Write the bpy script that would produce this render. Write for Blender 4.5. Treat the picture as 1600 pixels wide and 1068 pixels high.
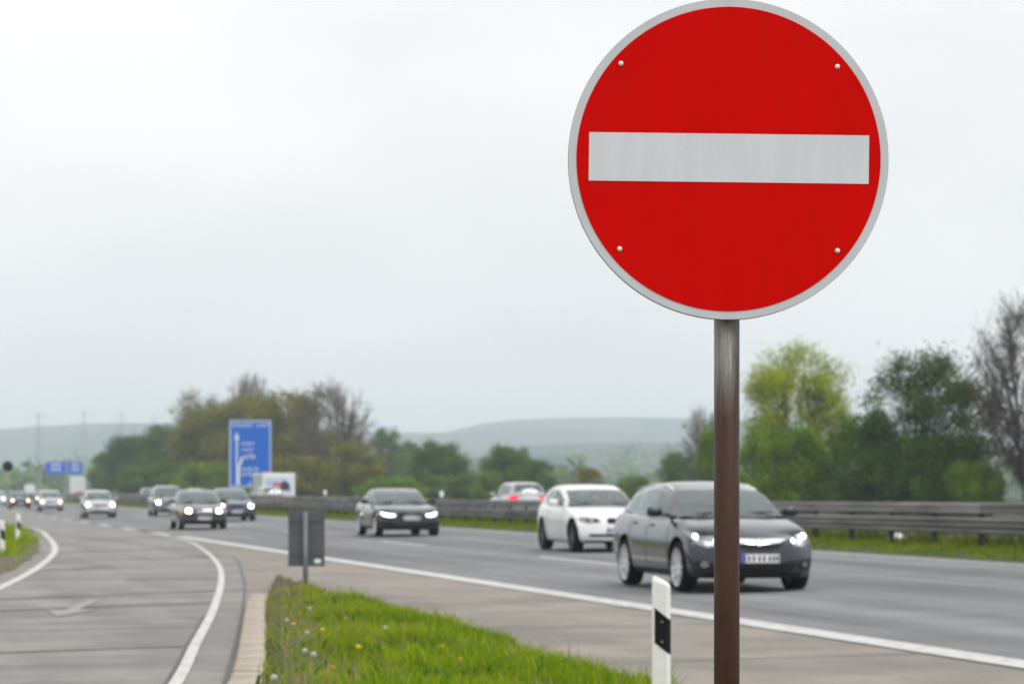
import bpy, bmesh, math, random
import numpy as np
from mathutils import Vector, Matrix
from mathutils.bvhtree import BVHTree

random.seed(7)
RNG = np.random.default_rng(11)
SC = bpy.context.scene
COL = SC.collection
for o in list(bpy.data.objects):
    bpy.data.objects.remove(o)

# ------------------------------------------------------------------ camera
EYE = 1.41
FPX = 4250.0            # focal length in photo pixels (1600 wide)
HOR = 768.0             # horizon row in the photo
cam_d = bpy.data.cameras.new('camera')
cam = bpy.data.objects.new('camera', cam_d)
COL.objects.link(cam)
cam.location = (0, 0, EYE)
cam.rotation_euler = (math.radians(90), 0, 0)
cam_d.sensor_width = 36.0
cam_d.lens = 36.0 * FPX / 1600.0
cam_d.shift_y = (HOR - 534.0) / 1600.0
cam_d.clip_start = 0.1
cam_d.clip_end = 30000
cam_d.dof.use_dof = True
cam_d.dof.focus_distance = 6.36
cam_d.dof.aperture_fstop = 8.6
SC.camera = cam

# ------------------------------------------------------------------ light
SUN_EL, SUN_AZ = math.radians(52), math.radians(140)    # azimuth clockwise from +Y: behind the camera, to the right
world = bpy.data.worlds.new('World')
SC.world = world
world.use_nodes = True
nt = world.node_tree
nt.nodes.clear()
w_out = nt.nodes.new('ShaderNodeOutputWorld')
w_bg = nt.nodes.new('ShaderNodeBackground')
w_bg.inputs['Strength'].default_value = 0.10
w_sky = nt.nodes.new('ShaderNodeTexSky')
w_sky.sky_type = 'NISHITA'
w_sky.sun_disc = False
w_sky.sun_elevation = SUN_EL
w_sky.sun_rotation = SUN_AZ
w_tc = nt.nodes.new('ShaderNodeTexCoord')
w_map = nt.nodes.new('ShaderNodeMapping')
w_map.inputs['Scale'].default_value = (1.0, 1.0, 2.6)
w_n = nt.nodes.new('ShaderNodeTexNoise')
w_n.inputs['Scale'].default_value = 5.5
w_n.inputs['Detail'].default_value = 3.0
w_n.inputs['Roughness'].default_value = 0.45
nt.links.new(w_tc.outputs['Generated'], w_map.inputs['Vector'])
nt.links.new(w_map.outputs['Vector'], w_n.inputs['Vector'])
w_r = nt.nodes.new('ShaderNodeValToRGB')                 # the overcast: thin and thick cloud
w_r.color_ramp.elements[0].position = 0.34
w_r.color_ramp.elements[0].color = (8.55, 8.55, 8.6, 1)
w_r.color_ramp.elements[1].position = 0.66
w_r.color_ramp.elements[1].color = (9.75, 9.7, 9.65, 1)
nt.links.new(w_n.outputs['Fac'], w_r.inputs['Fac'])
w_sep = nt.nodes.new('ShaderNodeSeparateXYZ')
nt.links.new(w_tc.outputs['Generated'], w_sep.inputs['Vector'])
w_mr = nt.nodes.new('ShaderNodeMapRange')                # an overcast dome is brighter overhead than at the horizon
w_mr.inputs['From Min'].default_value = 0.0
w_mr.inputs['From Max'].default_value = 1.0
w_mr.inputs['To Min'].default_value = 0.92
w_mr.inputs['To Max'].default_value = 1.45
nt.links.new(w_sep.outputs['Z'], w_mr.inputs['Value'])
w_mul = nt.nodes.new('ShaderNodeVectorMath')
w_mul.operation = 'SCALE'
nt.links.new(w_r.outputs['Color'], w_mul.inputs[0])
nt.links.new(w_mr.outputs['Result'], w_mul.inputs['Scale'])
w_mix = nt.nodes.new('ShaderNodeMixRGB')
w_mix.inputs['Fac'].default_value = 0.96
nt.links.new(w_sky.outputs['Color'], w_mix.inputs['Color1'])
nt.links.new(w_mul.outputs['Vector'], w_mix.inputs['Color2'])
nt.links.new(w_mix.outputs['Color'], w_bg.inputs['Color'])
nt.links.new(w_bg.outputs['Background'], w_out.inputs['Surface'])

sun_d = bpy.data.lights.new('sun', 'SUN')
sun_d.energy = 1.3
sun_d.angle = math.radians(28)
sun_d.color = (1.0, 0.97, 0.93)
sun = bpy.data.objects.new('sun', sun_d)
COL.objects.link(sun)
sdir = Vector((math.sin(SUN_AZ) * math.cos(SUN_EL), math.cos(SUN_AZ) * math.cos(SUN_EL), math.sin(SUN_EL)))
sun.rotation_euler = sdir.to_track_quat('Z', 'Y').to_euler()
sun.location = sdir * 50

SC.view_settings.view_transform = 'Standard'
SC.view_settings.look = 'None'
SC.view_settings.exposure = 0.20
SC.view_settings.gamma = 1.0
SC.render.engine = 'CYCLES'
SC.cycles.use_denoising = True
SC.cycles.max_bounces = 8
SC.cycles.volume_bounces = 1
SC.cycles.transparent_max_bounces = 16
SC.cycles.sample_clamp_indirect = 6.0
SC.cycles.caustics_reflective = False
SC.cycles.caustics_refractive = False

# ------------------------------------------------------------------ helpers
def tag(o, label=None, cat=None, group=None, kind=None):
    if label: o['label'] = label
    if cat: o['category'] = cat
    if group: o['group'] = group
    if kind: o['kind'] = kind
    return o

def empty(name, loc=(0, 0, 0), rz=0.0):
    o = bpy.data.objects.new(name, None)
    o.empty_display_size = 0.3
    COL.objects.link(o)
    o.location = loc
    o.rotation_euler = (0, 0, rz)
    return o

def link(name, me, parent=None, mat=None, smooth=False):
    o = bpy.data.objects.new(name, me)
    COL.objects.link(o)
    if mat is not None and not me.materials:
        me.materials.append(mat)
    if parent is not None:
        o.parent = parent
    if smooth:
        me.polygons.foreach_set('use_smooth', [True] * len(me.polygons))
    return o

def mesh_np(name, verts, faces):
    """verts (n,3); faces (m,k) all of one size"""
    me = bpy.data.meshes.new(name)
    verts = np.asarray(verts, dtype=np.float32)
    faces = np.asarray(faces, dtype=np.int32)
    m, k = faces.shape
    me.vertices.add(len(verts))
    me.vertices.foreach_set('co', verts.ravel())
    me.loops.add(m * k)
    me.loops.foreach_set('vertex_index', faces.ravel())
    me.polygons.add(m)
    me.polygons.foreach_set('loop_start', np.arange(0, m * k, k, dtype=np.int32))
    me.polygons.foreach_set('loop_total', np.full(m, k, dtype=np.int32))
    me.update(calc_edges=True)
    return me

class MB:
    """collects simple solids into one mesh"""
    def __init__(self):
        self.v, self.f = [], []
    def add(self, vs, fs):
        b = len(self.v)
        self.v += [tuple(v) for v in vs]
        self.f += [tuple(i + b for i in f) for f in fs]
        return self
    def box(self, c, s, rot=None, bev=0.0):
        x, y, z = s[0] / 2, s[1] / 2, s[2] / 2
        if bev > 0:
            bm = bmesh.new()
            bmesh.ops.create_cube(bm, size=1.0)
            bmesh.ops.scale(bm, vec=s, verts=bm.verts)
            bmesh.ops.bevel(bm, geom=bm.edges[:], offset=bev, segments=2, profile=0.5, affect='EDGES')
            vs = [v.co.copy() for v in bm.verts]
            bm.verts.index_update()
            fs = [[v.index for v in f.verts] for f in bm.faces]
            bm.free()
        else:
            vs = [Vector((a, b, d)) for a in (-x, x) for b in (-y, y) for d in (-z, z)]
            fs = [(0, 1, 3, 2), (4, 6, 7, 5), (0, 4, 5, 1), (2, 3, 7, 6), (0, 2, 6, 4), (1, 5, 7, 3)]
        if rot is not None:
            vs = [rot @ v for v in vs]
        c = Vector(c)
        return self.add([v + c for v in vs], fs)
    def tube(self, pts, rads, n=8, cap=True):
        pts = [Vector(p) for p in pts]
        if not hasattr(rads, '__len__'):
            rads = [rads] * len(pts)
        vs, fs = [], []
        for i, p in enumerate(pts):
            t = (pts[min(i + 1, len(pts) - 1)] - pts[max(i - 1, 0)]).normalized()
            a = t.orthogonal().normalized() if abs(t.z) > 0.99 else t.cross(Vector((0, 0, 1))).normalized()
            b = t.cross(a)
            for k in range(n):
                an = 2 * math.pi * k / n
                vs.append(p + (a * math.cos(an) + b * math.sin(an)) * rads[i])
        for i in range(len(pts) - 1):
            for k in range(n):
                fs.append((i * n + k, i * n + (k + 1) % n, (i + 1) * n + (k + 1) % n, (i + 1) * n + k))
        if cap:
            fs.append(tuple(range(n - 1, -1, -1)))
            fs.append(tuple((len(pts) - 1) * n + k for k in range(n)))
        return self.add(vs, fs)
    def lathe(self, prof, axis='y', n=24, c=(0, 0, 0)):
        """prof: list of (radius, along)"""
        vs, fs = [], []
        for r, a in prof:
            for k in range(n):
                an = 2 * math.pi * k / n
                p, q = r * math.cos(an), r * math.sin(an)
                v = {'y': (p, a, q), 'z': (p, q, a), 'x': (a, p, q)}[axis]
                vs.append(Vector(v) + Vector(c))
        m = len(prof)
        for i in range(m - 1):
            for k in range(n):
                fs.append((i * n + k, i * n + (k + 1) % n, (i + 1) * n + (k + 1) % n, (i + 1) * n + k))
        return self.add(vs, fs)
    def build(self, name, mat, parent=None, smooth=False, fix=True):
        me = bpy.data.meshes.new(name)
        me.from_pydata(self.v, [], self.f)
        if fix:
            bm = bmesh.new()
            bm.from_mesh(me)
            bmesh.ops.recalc_face_normals(bm, faces=bm.faces[:])
            bm.to_mesh(me)
            bm.free()
        return link(name, me, parent, mat, smooth)

# ------------------------------------------------------------------ materials
def new_mat(name):
    m = bpy.data.materials.new(name)
    m.use_nodes = True
    n = m.node_tree
    return m, n, n.nodes['Principled BSDF']

def mat(name, col, rough=0.6, metal=0.0, var=0.0, scale=4.0, bump=0.0, bscale=40.0, spec=0.5, coat=0.0, col2=None, stretch=(1, 1, 1), coord='Object', detail=6.0):
    m, n, b = new_mat(name)
    b.inputs['Base Color'].default_value = (*col, 1)
    b.inputs['Roughness'].default_value = rough
    b.inputs['Metallic'].default_value = metal
    b.inputs['Specular IOR Level'].default_value = spec
    b.inputs['Coat Weight'].default_value = coat
    b.inputs['Coat Roughness'].default_value = 0.04
    if var > 0 or col2 or bump > 0:
        tc = n.nodes.new('ShaderNodeTexCoord')
        mp = n.nodes.new('ShaderNodeMapping')
        mp.inputs['Scale'].default_value = stretch
        n.links.new(tc.outputs[coord], mp.inputs['Vector'])
    if var > 0 or col2:
        no = n.nodes.new('ShaderNodeTexNoise')
        no.inputs['Scale'].default_value = scale
        no.inputs['Detail'].default_value = detail
        no.inputs['Roughness'].default_value = 0.6
        n.links.new(mp.outputs['Vector'], no.inputs['Vector'])
        cr = n.nodes.new('ShaderNodeValToRGB')
        c2 = col2 or tuple(c * (1 + var) for c in col)
        c1 = col if col2 else tuple(c * (1 - var) for c in col)
        cr.color_ramp.elements[0].position = 0.33
        cr.color_ramp.elements[1].position = 0.67
        cr.color_ramp.elements[0].color = (*c1, 1)
        cr.color_ramp.elements[1].color = (*c2, 1)
        n.links.new(no.outputs['Fac'], cr.inputs['Fac'])
        n.links.new(cr.outputs['Color'], b.inputs['Base Color'])
    if bump > 0:
        n2 = n.nodes.new('ShaderNodeTexNoise')
        n2.inputs['Scale'].default_value = bscale
        n2.inputs['Detail'].default_value = 5
        n.links.new(mp.outputs['Vector'], n2.inputs['Vector'])
        bp = n.nodes.new('ShaderNodeBump')
        bp.inputs['Strength'].default_value = bump
        bp.inputs['Distance'].default_value = 0.02
        n.links.new(n2.outputs['Fac'], bp.inputs['Height'])
        n.links.new(bp.outputs['Normal'], b.inputs['Normal'])
    return m

def emis(name, col, strength, base=(0.8, 0.8, 0.8)):
    m, n, b = new_mat(name)
    b.inputs['Base Color'].default_value = (*base, 1)
    b.inputs['Roughness'].default_value = 0.15
    b.inputs['Emission Color'].default_value = (*col, 1)
    b.inputs['Emission Strength'].default_value = strength
    return m

def glass_mat(name, tint, refl=1.0):
    m = bpy.data.materials.new(name)
    m.use_nodes = True
    n = m.node_tree
    n.nodes.clear()
    out = n.nodes.new('ShaderNodeOutputMaterial')
    tr = n.nodes.new('ShaderNodeBsdfTransparent')
    tr.inputs['Color'].default_value = (*tint, 1)
    gl = n.nodes.new('ShaderNodeBsdfGlossy')
    gl.inputs['Roughness'].default_value = 0.03
    gl.inputs['Color'].default_value = (0.86, 0.97, 0.97, 1)
    fr = n.nodes.new('ShaderNodeFresnel')
    fr.inputs['IOR'].default_value = 2.15
    mx = n.nodes.new('ShaderNodeMixShader')
    n.links.new(fr.outputs['Fac'], mx.inputs['Fac'])
    n.links.new(tr.outputs['BSDF'], mx.inputs[1])
    n.links.new(gl.outputs['BSDF'], mx.inputs[2])
    n.links.new(mx.outputs['Shader'], out.inputs['Surface'])
    return m

def leaf_mat(name, c1, c2, trans=0.3, dry=None):
    m, n, b = new_mat(name)
    at = n.nodes.new('ShaderNodeAttribute')
    at.attribute_name = 'tone'
    cr = n.nodes.new('ShaderNodeValToRGB')
    cr.color_ramp.elements[0].color = (*c1, 1)
    cr.color_ramp.elements[1].color = (*c2, 1)
    if dry:                                   # the palest blades are last year's straw
        cr.color_ramp.elements[1].position = 0.90
        q = cr.color_ramp.elements.new(1.0)
        q.color = (*dry, 1)
    n.links.new(at.outputs['Fac'], cr.inputs['Fac'])
    n.links.new(cr.outputs['Color'], b.inputs['Base Color'])
    b.inputs['Roughness'].default_value = 0.7
    b.inputs['Specular IOR Level'].default_value = 0.08
    tl = n.nodes.new('ShaderNodeBsdfTranslucent')
    n.links.new(cr.outputs['Color'], tl.inputs['Color'])
    mx = n.nodes.new('ShaderNodeMixShader')
    mx.inputs['Fac'].default_value = trans
    out = n.nodes['Material Output']
    n.links.new(b.outputs['BSDF'], mx.inputs[1])
    n.links.new(tl.outputs['BSDF'], mx.inputs[2])
    n.links.new(mx.outputs['Shader'], out.inputs['Surface'])
    return m

def paint(name, col, metal=0.35, rough=0.32, coat=1.0):
    return mat(name, col, rough=rough, metal=metal, coat=coat, spec=0.06)

M = {}
M['black'] = mat('black plastic', (0.006, 0.006, 0.008), 0.55, spec=0.2)
M['gloss_black'] = mat('gloss black', (0.008, 0.008, 0.009), 0.12)
M['rubber'] = mat('tyre rubber', (0.007, 0.007, 0.008), 0.85, spec=0.15)
M['rim'] = mat('alloy', (0.78, 0.79, 0.81), 0.35, 0.6)
M['dark_rim'] = mat('dark alloy', (0.05, 0.05, 0.055), 0.35, 0.6)
M['chrome'] = mat('chrome', (0.82, 0.83, 0.85), 0.15, 1.0)
M['well'] = mat('wheel well', (0.003, 0.003, 0.003), 0.9, spec=0.05)
M['interior'] = mat('car interior', (0.03, 0.032, 0.035), 0.85, spec=0.15)
M['windscreen'] = glass_mat('windscreen glass', (0.84, 0.93, 0.92))
M['side_glass'] = glass_mat('side glass', (0.84, 0.90, 0.90))
M['lens'] = mat('lamp lens', (0.28, 0.29, 0.31), 0.1, 0.7)
M['red_lens'] = mat('tail lamp lens', (0.55, 0.02, 0.02), 0.15)
M['amber'] = mat('amber lens', (0.75, 0.22, 0.02), 0.15)
M['plate'] = mat('number plate', (0.72, 0.73, 0.74), 0.4)
M['plate_blue'] = mat('plate blue', (0.01, 0.05, 0.45), 0.4)
M['plate_ink'] = mat('plate ink', (0.04, 0.04, 0.045), 0.5)
M['lit_white'] = emis('lit lamp white', (1.0, 0.98, 0.93), 22)
M['lit_estate'] = emis('lit lamp cold white', (0.95, 1.0, 0.98), 5)
M['lit_warm'] = emis('lit lamp warm', (1.0, 0.86, 0.55), 24)
M['lit_orange'] = emis('lit lamp orange', (1.0, 0.45, 0.22), 8)
M['lit_cool'] = emis('lit lamp cool', (0.80, 1.0, 0.86), 3.2)
M['lit_red'] = emis('lit tail lamp', (1.0, 0.04, 0.04), 0.7, (0.5, 0.02, 0.02))

M['galv'] = mat('galvanised steel', (0.30, 0.31, 0.32), 0.5, 0.55, var=0.25, scale=3.0, bump=0.1)
M['rail'] = mat('weathered rail steel', (0.19, 0.185, 0.182), 0.6, 0.25, var=0.35, scale=1.6, stretch=(0.3, 0.3, 4), spec=0.25)
M['rail_post'] = mat('rail post steel', (0.04, 0.04, 0.042), 0.7, 0.2, var=0.3, scale=3)
M['white_paint'] = mat('white paint', (0.72, 0.72, 0.70), 0.5, var=0.06, scale=6)
M['white_plastic'] = mat('white plastic', (0.80, 0.80, 0.78), 0.45, var=0.05, scale=9)
M['sign_blue'] = mat('sign blue', (0.0, 0.125, 0.58), 0.6, spec=0.08)
M['sign_white'] = mat('sign white', (0.75, 0.76, 0.78), 0.5)
M['sign_grey'] = mat('sign back grey', (0.075, 0.088, 0.10), 0.5, 0.1, var=0.12, scale=3)

# ------------------------------------------------------------------ road frame: s along the motorway, d to its side
TH = math.atan(0.23)
U = Vector((-math.sin(TH), math.cos(TH), 0))
N = Vector((math.cos(TH), math.sin(TH), 0))
def rd(s, d, z=0.0):
    p = U * s + N * d
    return Vector((p.x, p.y, z))
D_EDGE, D_MED, D_RAIL = 9.0, 18.4, 20.2
def road_z(d):
    return 0.025 * (max(9.0, min(d, D_MED)) - 9.0)
MED_Z = road_z(D_MED) + 0.10
D2A, D2B = 22.0, 33.5                       # the far carriageway
def gp(px, py, z=0.0):
    """a photograph pixel on the level z"""
    y = (EYE - z) * FPX / (py - HOR)
    return Vector(((px - 800) / FPX * y, y, z))

def strip(name, left, right, mat_, parent=None, smooth=False):
    """a ribbon between two point rows"""
    v = [tuple(p) for p in left] + [tuple(p) for p in right]
    n = len(left)
    f = [(i, n + i, n + i + 1, i + 1) for i in range(n - 1)]
    me = bpy.data.meshes.new(name)
    me.from_pydata(v, [], f)
    o = link(name, me, parent, mat_, smooth)
    return o

def catmull(pts, per=8):
    pts = [Vector(p) for p in pts]
    P = [pts[0] * 2 - pts[1]] + pts + [pts[-1] * 2 - pts[-2]]
    out = []
    for i in range(1, len(P) - 2):
        p0, p1, p2, p3 = P[i - 1], P[i], P[i + 1], P[i + 2]
        for k in range(per):
            t = k / per
            out.append(0.5 * ((2 * p1) + (p2 - p0) * t + (2 * p0 - 5 * p1 + 4 * p2 - p3) * t * t + (3 * p1 - p0 - 3 * p2 + p3) * t ** 3))
    out.append(pts[-1])
    return out

def offset_line(pts, off):
    res = []
    for i, p in enumerate(pts):
        t = pts[min(i + 1, len(pts) - 1)] - pts[max(i - 1, 0)]
        nrm = Vector((t.y, -t.x, 0)).normalized()
        res.append(p + nrm * off)
    return res

def raised(pts, z):
    return [Vector((p.x, p.y, z)) for p in pts]

# ------------------------------------------------------------------ terrain
def terrain_h(X, Y):
    r = np.zeros_like(X)
    def g(y, c, w):
        return np.exp(-((y - c) / w) ** 2)
    # long swells of the far side of the valley
    r += g(Y, 4700, 620) * (108 + 12 * np.tanh((X + 90) / 50) + 7 * np.sin(X / 300 + 0.6) + 2.5 * np.sin(X / 95))
    r += g(Y, 3800, 420) * (66 + 16 * np.sin(X / 330 + 2.9) + 5 * np.sin(X / 120))
    r += g(Y, 2900, 330) * (40 + 15 * np.sin(X / 230 + 0.4) + 3 * np.sin(X / 70 + 1))
    r += g(Y, 2150, 260) * (20 + 10 * np.sin(X / 170 + 1.9) + 2 * np.sin(X / 50))
    r += g(Y, 1500, 190) * (7 + 4 * np.sin(X / 110 + 0.4))
    return -0.16 + r
ys = np.concatenate([np.linspace(-60, 400, 24), np.geomspace(430, 5600, 110)])
xs = np.linspace(-1, 1, 161)
GX = np.outer(np.maximum(np.abs(ys) * 0.75, 260) + 60, xs)
GY = np.repeat(ys[:, None], len(xs), 1)
GZ = terrain_h(GX, GY)
tv = np.stack([GX, GY, GZ], -1).reshape(-1, 3)
nx_ = len(xs)
ii, jj = np.meshgrid(np.arange(len(ys) - 1), np.arange(nx_ - 1), indexing='ij')
a_ = (ii * nx_ + jj).ravel()
tf = np.stack([a_, a_ + 1, a_ + nx_ + 1, a_ + nx_], -1)
m, n, b = new_mat('land')
geo = n.nodes.new('ShaderNodeNewGeometry')
mp = n.nodes.new('ShaderNodeMapping')
mp.inputs['Scale'].default_value = (0.0045, 0.0022, 0.0)
n.links.new(geo.outputs['Position'], mp.inputs['Vector'])
vo = n.nodes.new('ShaderNodeTexVoronoi')
vo.inputs['Scale'].default_value = 1.6
n.links.new(mp.outputs['Vector'], vo.inputs['Vector'])
sp = n.nodes.new('ShaderNodeSeparateColor')
n.links.new(vo.outputs['Color'], sp.inputs['Color'])
cr = n.nodes.new('ShaderNodeValToRGB')
e = cr.color_ramp.elements
e[0].position, e[0].color = 0.0, (0.012, 0.03, 0.014, 1)
e[1].position, e[1].color = 1.0, (0.07, 0.10, 0.04, 1)
for p_, c_ in ((0.40, (0.022, 0.04, 0.018, 1)), (0.45, (0.055, 0.075, 0.035, 1)), (0.8, (0.085, 0.085, 0.055, 1))):
    q = e.new(p_)
    q.color = c_
n.links.new(sp.outputs['Red'], cr.inputs['Fac'])
n.links.new(cr.outputs['Color'], b.inputs['Base Color'])
b.inputs['Roughness'].default_value = 0.95
b.inputs['Specular IOR Level'].default_value = 0.1
M['land'] = m
ground = link('ground', mesh_np('ground', tv, tf), None, M['land'], True)
tag(ground, kind='structure')

# ------------------------------------------------------------------ road surfaces
def asphalt(name, c, streak=0.0, warm=None, joints=0.0):
    """asphalt or concrete in road coordinates: x across, y along"""
    m, n, b = new_mat(name)
    geo = n.nodes.new('ShaderNodeNewGeometry')
    rot = n.nodes.new('ShaderNodeMapping')
    rot.inputs['Rotation'].default_value = (0, 0, -TH)
    n.links.new(geo.outputs['Position'], rot.inputs['Vector'])
    st = n.nodes.new('ShaderNodeMapping')
    st.inputs['Scale'].default_value = (1.0, 0.035, 1.0)
    n.links.new(rot.outputs['Vector'], st.inputs['Vector'])
    n1 = n.nodes.new('ShaderNodeTexNoise')
    n1.inputs['Scale'].default_value = 1.15
    n1.inputs['Detail'].default_value = 4
    n.links.new(st.outputs['Vector'], n1.inputs['Vector'])
    n2 = n.nodes.new('ShaderNodeTexNoise')
    n2.inputs['Scale'].default_value = 0.55
    n2.inputs['Detail'].default_value = 8
    n2.inputs['Roughness'].default_value = 0.7
    n.links.new(rot.outputs['Vector'], n2.inputs['Vector'])
    n3 = n.nodes.new('ShaderNodeTexNoise')
    n3.inputs['Scale'].default_value = 60
    n3.inputs['Detail'].default_value = 3
    n.links.new(rot.outputs['Vector'], n3.inputs['Vector'])
    def ramp(src, lo, hi, p0=0.35, p1=0.65):
        r = n.nodes.new('ShaderNodeMapRange')
        r.inputs['From Min'].default_value = p0
        r.inputs['From Max'].default_value = p1
        r.inputs['To Min'].default_value = lo
        r.inputs['To Max'].default_value = hi
        n.links.new(src, r.inputs['Value'])
        return r.outputs['Result']
    def mulv(a, b_):
        mm = n.nodes.new('ShaderNodeMath')
        mm.operation = 'MULTIPLY'
        n.links.new(a, mm.inputs[0])
        n.links.new(b_, mm.inputs[1])
        return mm.outputs[0]
    f = mulv(ramp(n1.outputs['Fac'], 1 - streak, 1 + streak * 0.6), ramp(n2.outputs['Fac'], 0.84, 1.10))
    f = mulv(f, ramp(n3.outputs['Fac'], 0.88, 1.12))
    vm = n.nodes.new('ShaderNodeVectorMath')
    vm.operation = 'SCALE'
    if warm:
        mx = n.nodes.new('ShaderNodeMixRGB')
        n.links.new(ramp(n2.outputs['Fac'], 0, 1, 0.4, 0.62), mx.inputs['Fac'])
        mx.inputs['Color1'].default_value = (*c, 1)
        mx.inputs['Color2'].default_value = (*warm, 1)
        n.links.new(mx.outputs['Color'], vm.inputs[0])
    else:
        vm.inputs[0].default_value = c
    n.links.new(f, vm.inputs['Scale'])
    n.links.new(vm.outputs['Vector'], b.inputs['Base Color'])
    b.inputs['Roughness'].default_value = 0.85
    b.inputs['Specular IOR Level'].default_value = 0.3
    bp = n.nodes.new('ShaderNodeBump')
    bp.inputs['Strength'].default_value = 0.25
    bp.inputs['Distance'].default_value = 0.01
    n.links.new(n3.outputs['Fac'], bp.inputs['Height'])
    n.links.new(bp.outputs['Normal'], b.inputs['Normal'])
    return m
M['asphalt'] = asphalt('motorway asphalt', (0.175, 0.177, 0.184), 0.30)
M['concrete'] = asphalt('shoulder concrete', (0.205, 0.188, 0.168), 0.10, (0.255, 0.226, 0.196))
M['ramp'] = asphalt('ramp asphalt', (0.185, 0.182, 0.18), 0.12, (0.245, 0.228, 0.205))
M['tar'] = mat('tar seam', (0.055, 0.054, 0.054), 0.6, var=0.3, scale=2.0)
M['tar_worn'] = mat('worn tar seam', (0.085, 0.083, 0.082), 0.85, col2=(0.19, 0.186, 0.182), scale=0.9, spec=0.2)
def worn_paint(name, worn):
    m, n, b = new_mat(name)
    tc = n.nodes.new('ShaderNodeNewGeometry')
    no = n.nodes.new('ShaderNodeTexNoise')
    no.inputs['Scale'].default_value = 5
    no.inputs['Detail'].default_value = 9
    no.inputs['Roughness'].default_value = 0.75
    n.links.new(tc.outputs['Position'], no.inputs['Vector'])
    cr = n.nodes.new('ShaderNodeValToRGB')
    cr.color_ramp.elements[0].position = worn
    cr.color_ramp.elements[0].color = (0.24, 0.235, 0.23, 1)
    cr.color_ramp.elements[1].position = worn + 0.14
    cr.color_ramp.elements[1].color = (0.52, 0.51, 0.485, 1)
    n.links.new(no.outputs['Fac'], cr.inputs['Fac'])
    n.links.new(cr.outputs['Color'], b.inputs['Base Color'])
    b.inputs['Roughness'].default_value = 0.7
    return m
M['line'] = worn_paint('road marking', 0.36)
M['line_worn'] = worn_paint('worn road marking', 0.46)

def band(name, d0, d1, s0, s1, m_, lift=0.0, parent=None, nd=2, zf=None, ns=2):
    zf = zf or road_z
    v, f = [], []
    for i in range(ns):
        for j in range(nd):
            s = s0 + (s1 - s0) * i / (ns - 1)
            d = d0 + (d1 - d0) * j / (nd - 1)
            v.append(tuple(rd(s, d, zf(d) + lift)))
    for i in range(ns - 1):
        for j in range(nd - 1):
            a = i * nd + j
            f.append((a, a + 1, a + nd + 1, a + nd))
    me = bpy.data.meshes.new(name)
    me.from_pydata(v, [], f)
    return link(name, me, parent, m_)

road = band('motorway', D_EDGE - 0.16, D_MED, -60, 1500, M['asphalt'], 0.0)
tag(road, kind='structure')
far_z = lambda d: MED_Z - 0.10 - 0.02 * (d - D2A)
road2 = band('far_motorway', D2A, D2B, -60, 1500, M['asphalt'], 0.0, zf=far_z)
tag(road2, kind='structure')
shoulder = band('hard_shoulder', 2.0, D_EDGE - 0.16, -60, 100, M['concrete'], -0.006)
tag(shoulder, kind='structure')
# ramp: outline points on the ground
ramp_l = [Vector((-3.6, 0, 0)), Vector((-4.8, 15, 0)), gp(-60, 940), gp(0, 918), gp(62, 884), gp(86, 858), gp(74, 838), gp(48, 824.5), rd(152, 4.55), rd(260, 4.9), rd(420, 4.9)]
ramp_r = [Vector((-0.9, 0, 0)), Vector((-1.9, 12, 0)), gp(274, 1068), gp(306, 1005), gp(334, 950), gp(346, 905), gp(340, 880), gp(320, 860), gp(294, 845), rd(88, 8.72)]
RL = catmull(ramp_l, 10)
RR = catmull(ramp_r, 10)
ramp_out_r = catmull([Vector((-0.35, 0, 0)), Vector((-1.45, 12, 0)), gp(350, 1068), gp(372, 985), gp(382, 925), gp(378, 895), gp(362, 868), rd(78, 8.5), rd(92, D_EDGE - 0.165)], 10)
def by_y(pts, y):
    for a, b_ in zip(pts, pts[1:]):
        if a.y <= y <= b_.y:
            t = (y - a.y) / max(b_.y - a.y, 1e-6)
            return a.x + (b_.x - a.x) * t
    return pts[-1].x if y > pts[-1].y else pts[0].x
yy = np.concatenate([np.linspace(0, 88, 89), np.linspace(92, 400, 60)])
def right_x(y):
    if y < 87: return by_y(ramp_out_r, y)
    # along the motorway's edge
    return (D_EDGE - 0.165 - y * math.sin(TH)) / math.cos(TH)
ramp = strip('exit_ramp', [Vector((by_y(RL, y) - 0.45, y, -0.002)) for y in yy], [Vector((right_x(y), y, -0.002)) for y in yy], M['ramp'])
tag(ramp, kind='structure')

# markings: children of the surface they are painted on
def paint_line(name, pts, w, m_, parent, lift=0.006):
    pts = raised(pts, lift)
    return strip(name, offset_line(pts, -w / 2), offset_line(pts, w / 2), m_, parent)
paint_line('edge_line', [p for p in RL if p.y > 1 and p.y < 420], 0.15, M['line'], ramp)
paint_line('edge_line', [p for p in RR if p.y > 1], 0.10, M['line'], ramp)
paint_line('tar_seam', [p for p in ramp_out_r if p.y > 2 and p.y < 60], 0.032, M['tar'], ramp)
paint_line('tar_seam', offset_line([p for p in RR if 14 < p.y < 32], -0.075), 0.03, M['tar'], ramp, 0.007)
band('edge_line', D_EDGE - 0.15, D_EDGE + 0.24, -60, 86, M['line'], 0.005, road)
for k in range(22):
    s = 89 + k * 12
    band('block_mark', D_EDGE - 0.15, D_EDGE + 0.15, s, s + 6, M['line'], 0.005, road)
for k in range(26):
    s = 65.5 + (k - 4) * 18
    if s > 30:
        band('lane_dash', 12.80, 12.95, s, s + 6, M['line'], 0.005, road)
band('edge_line', 17.75, 17.95, -60, 900, M['line_worn'], 0.005, road)
for d_ in (25.6, 29.3):
    for k in range(22):
        band('lane_dash', d_, d_ + 0.15, 50 + k * 18, 56 + k * 18, M['line'], 0.005, road2, zf=far_z)
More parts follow.
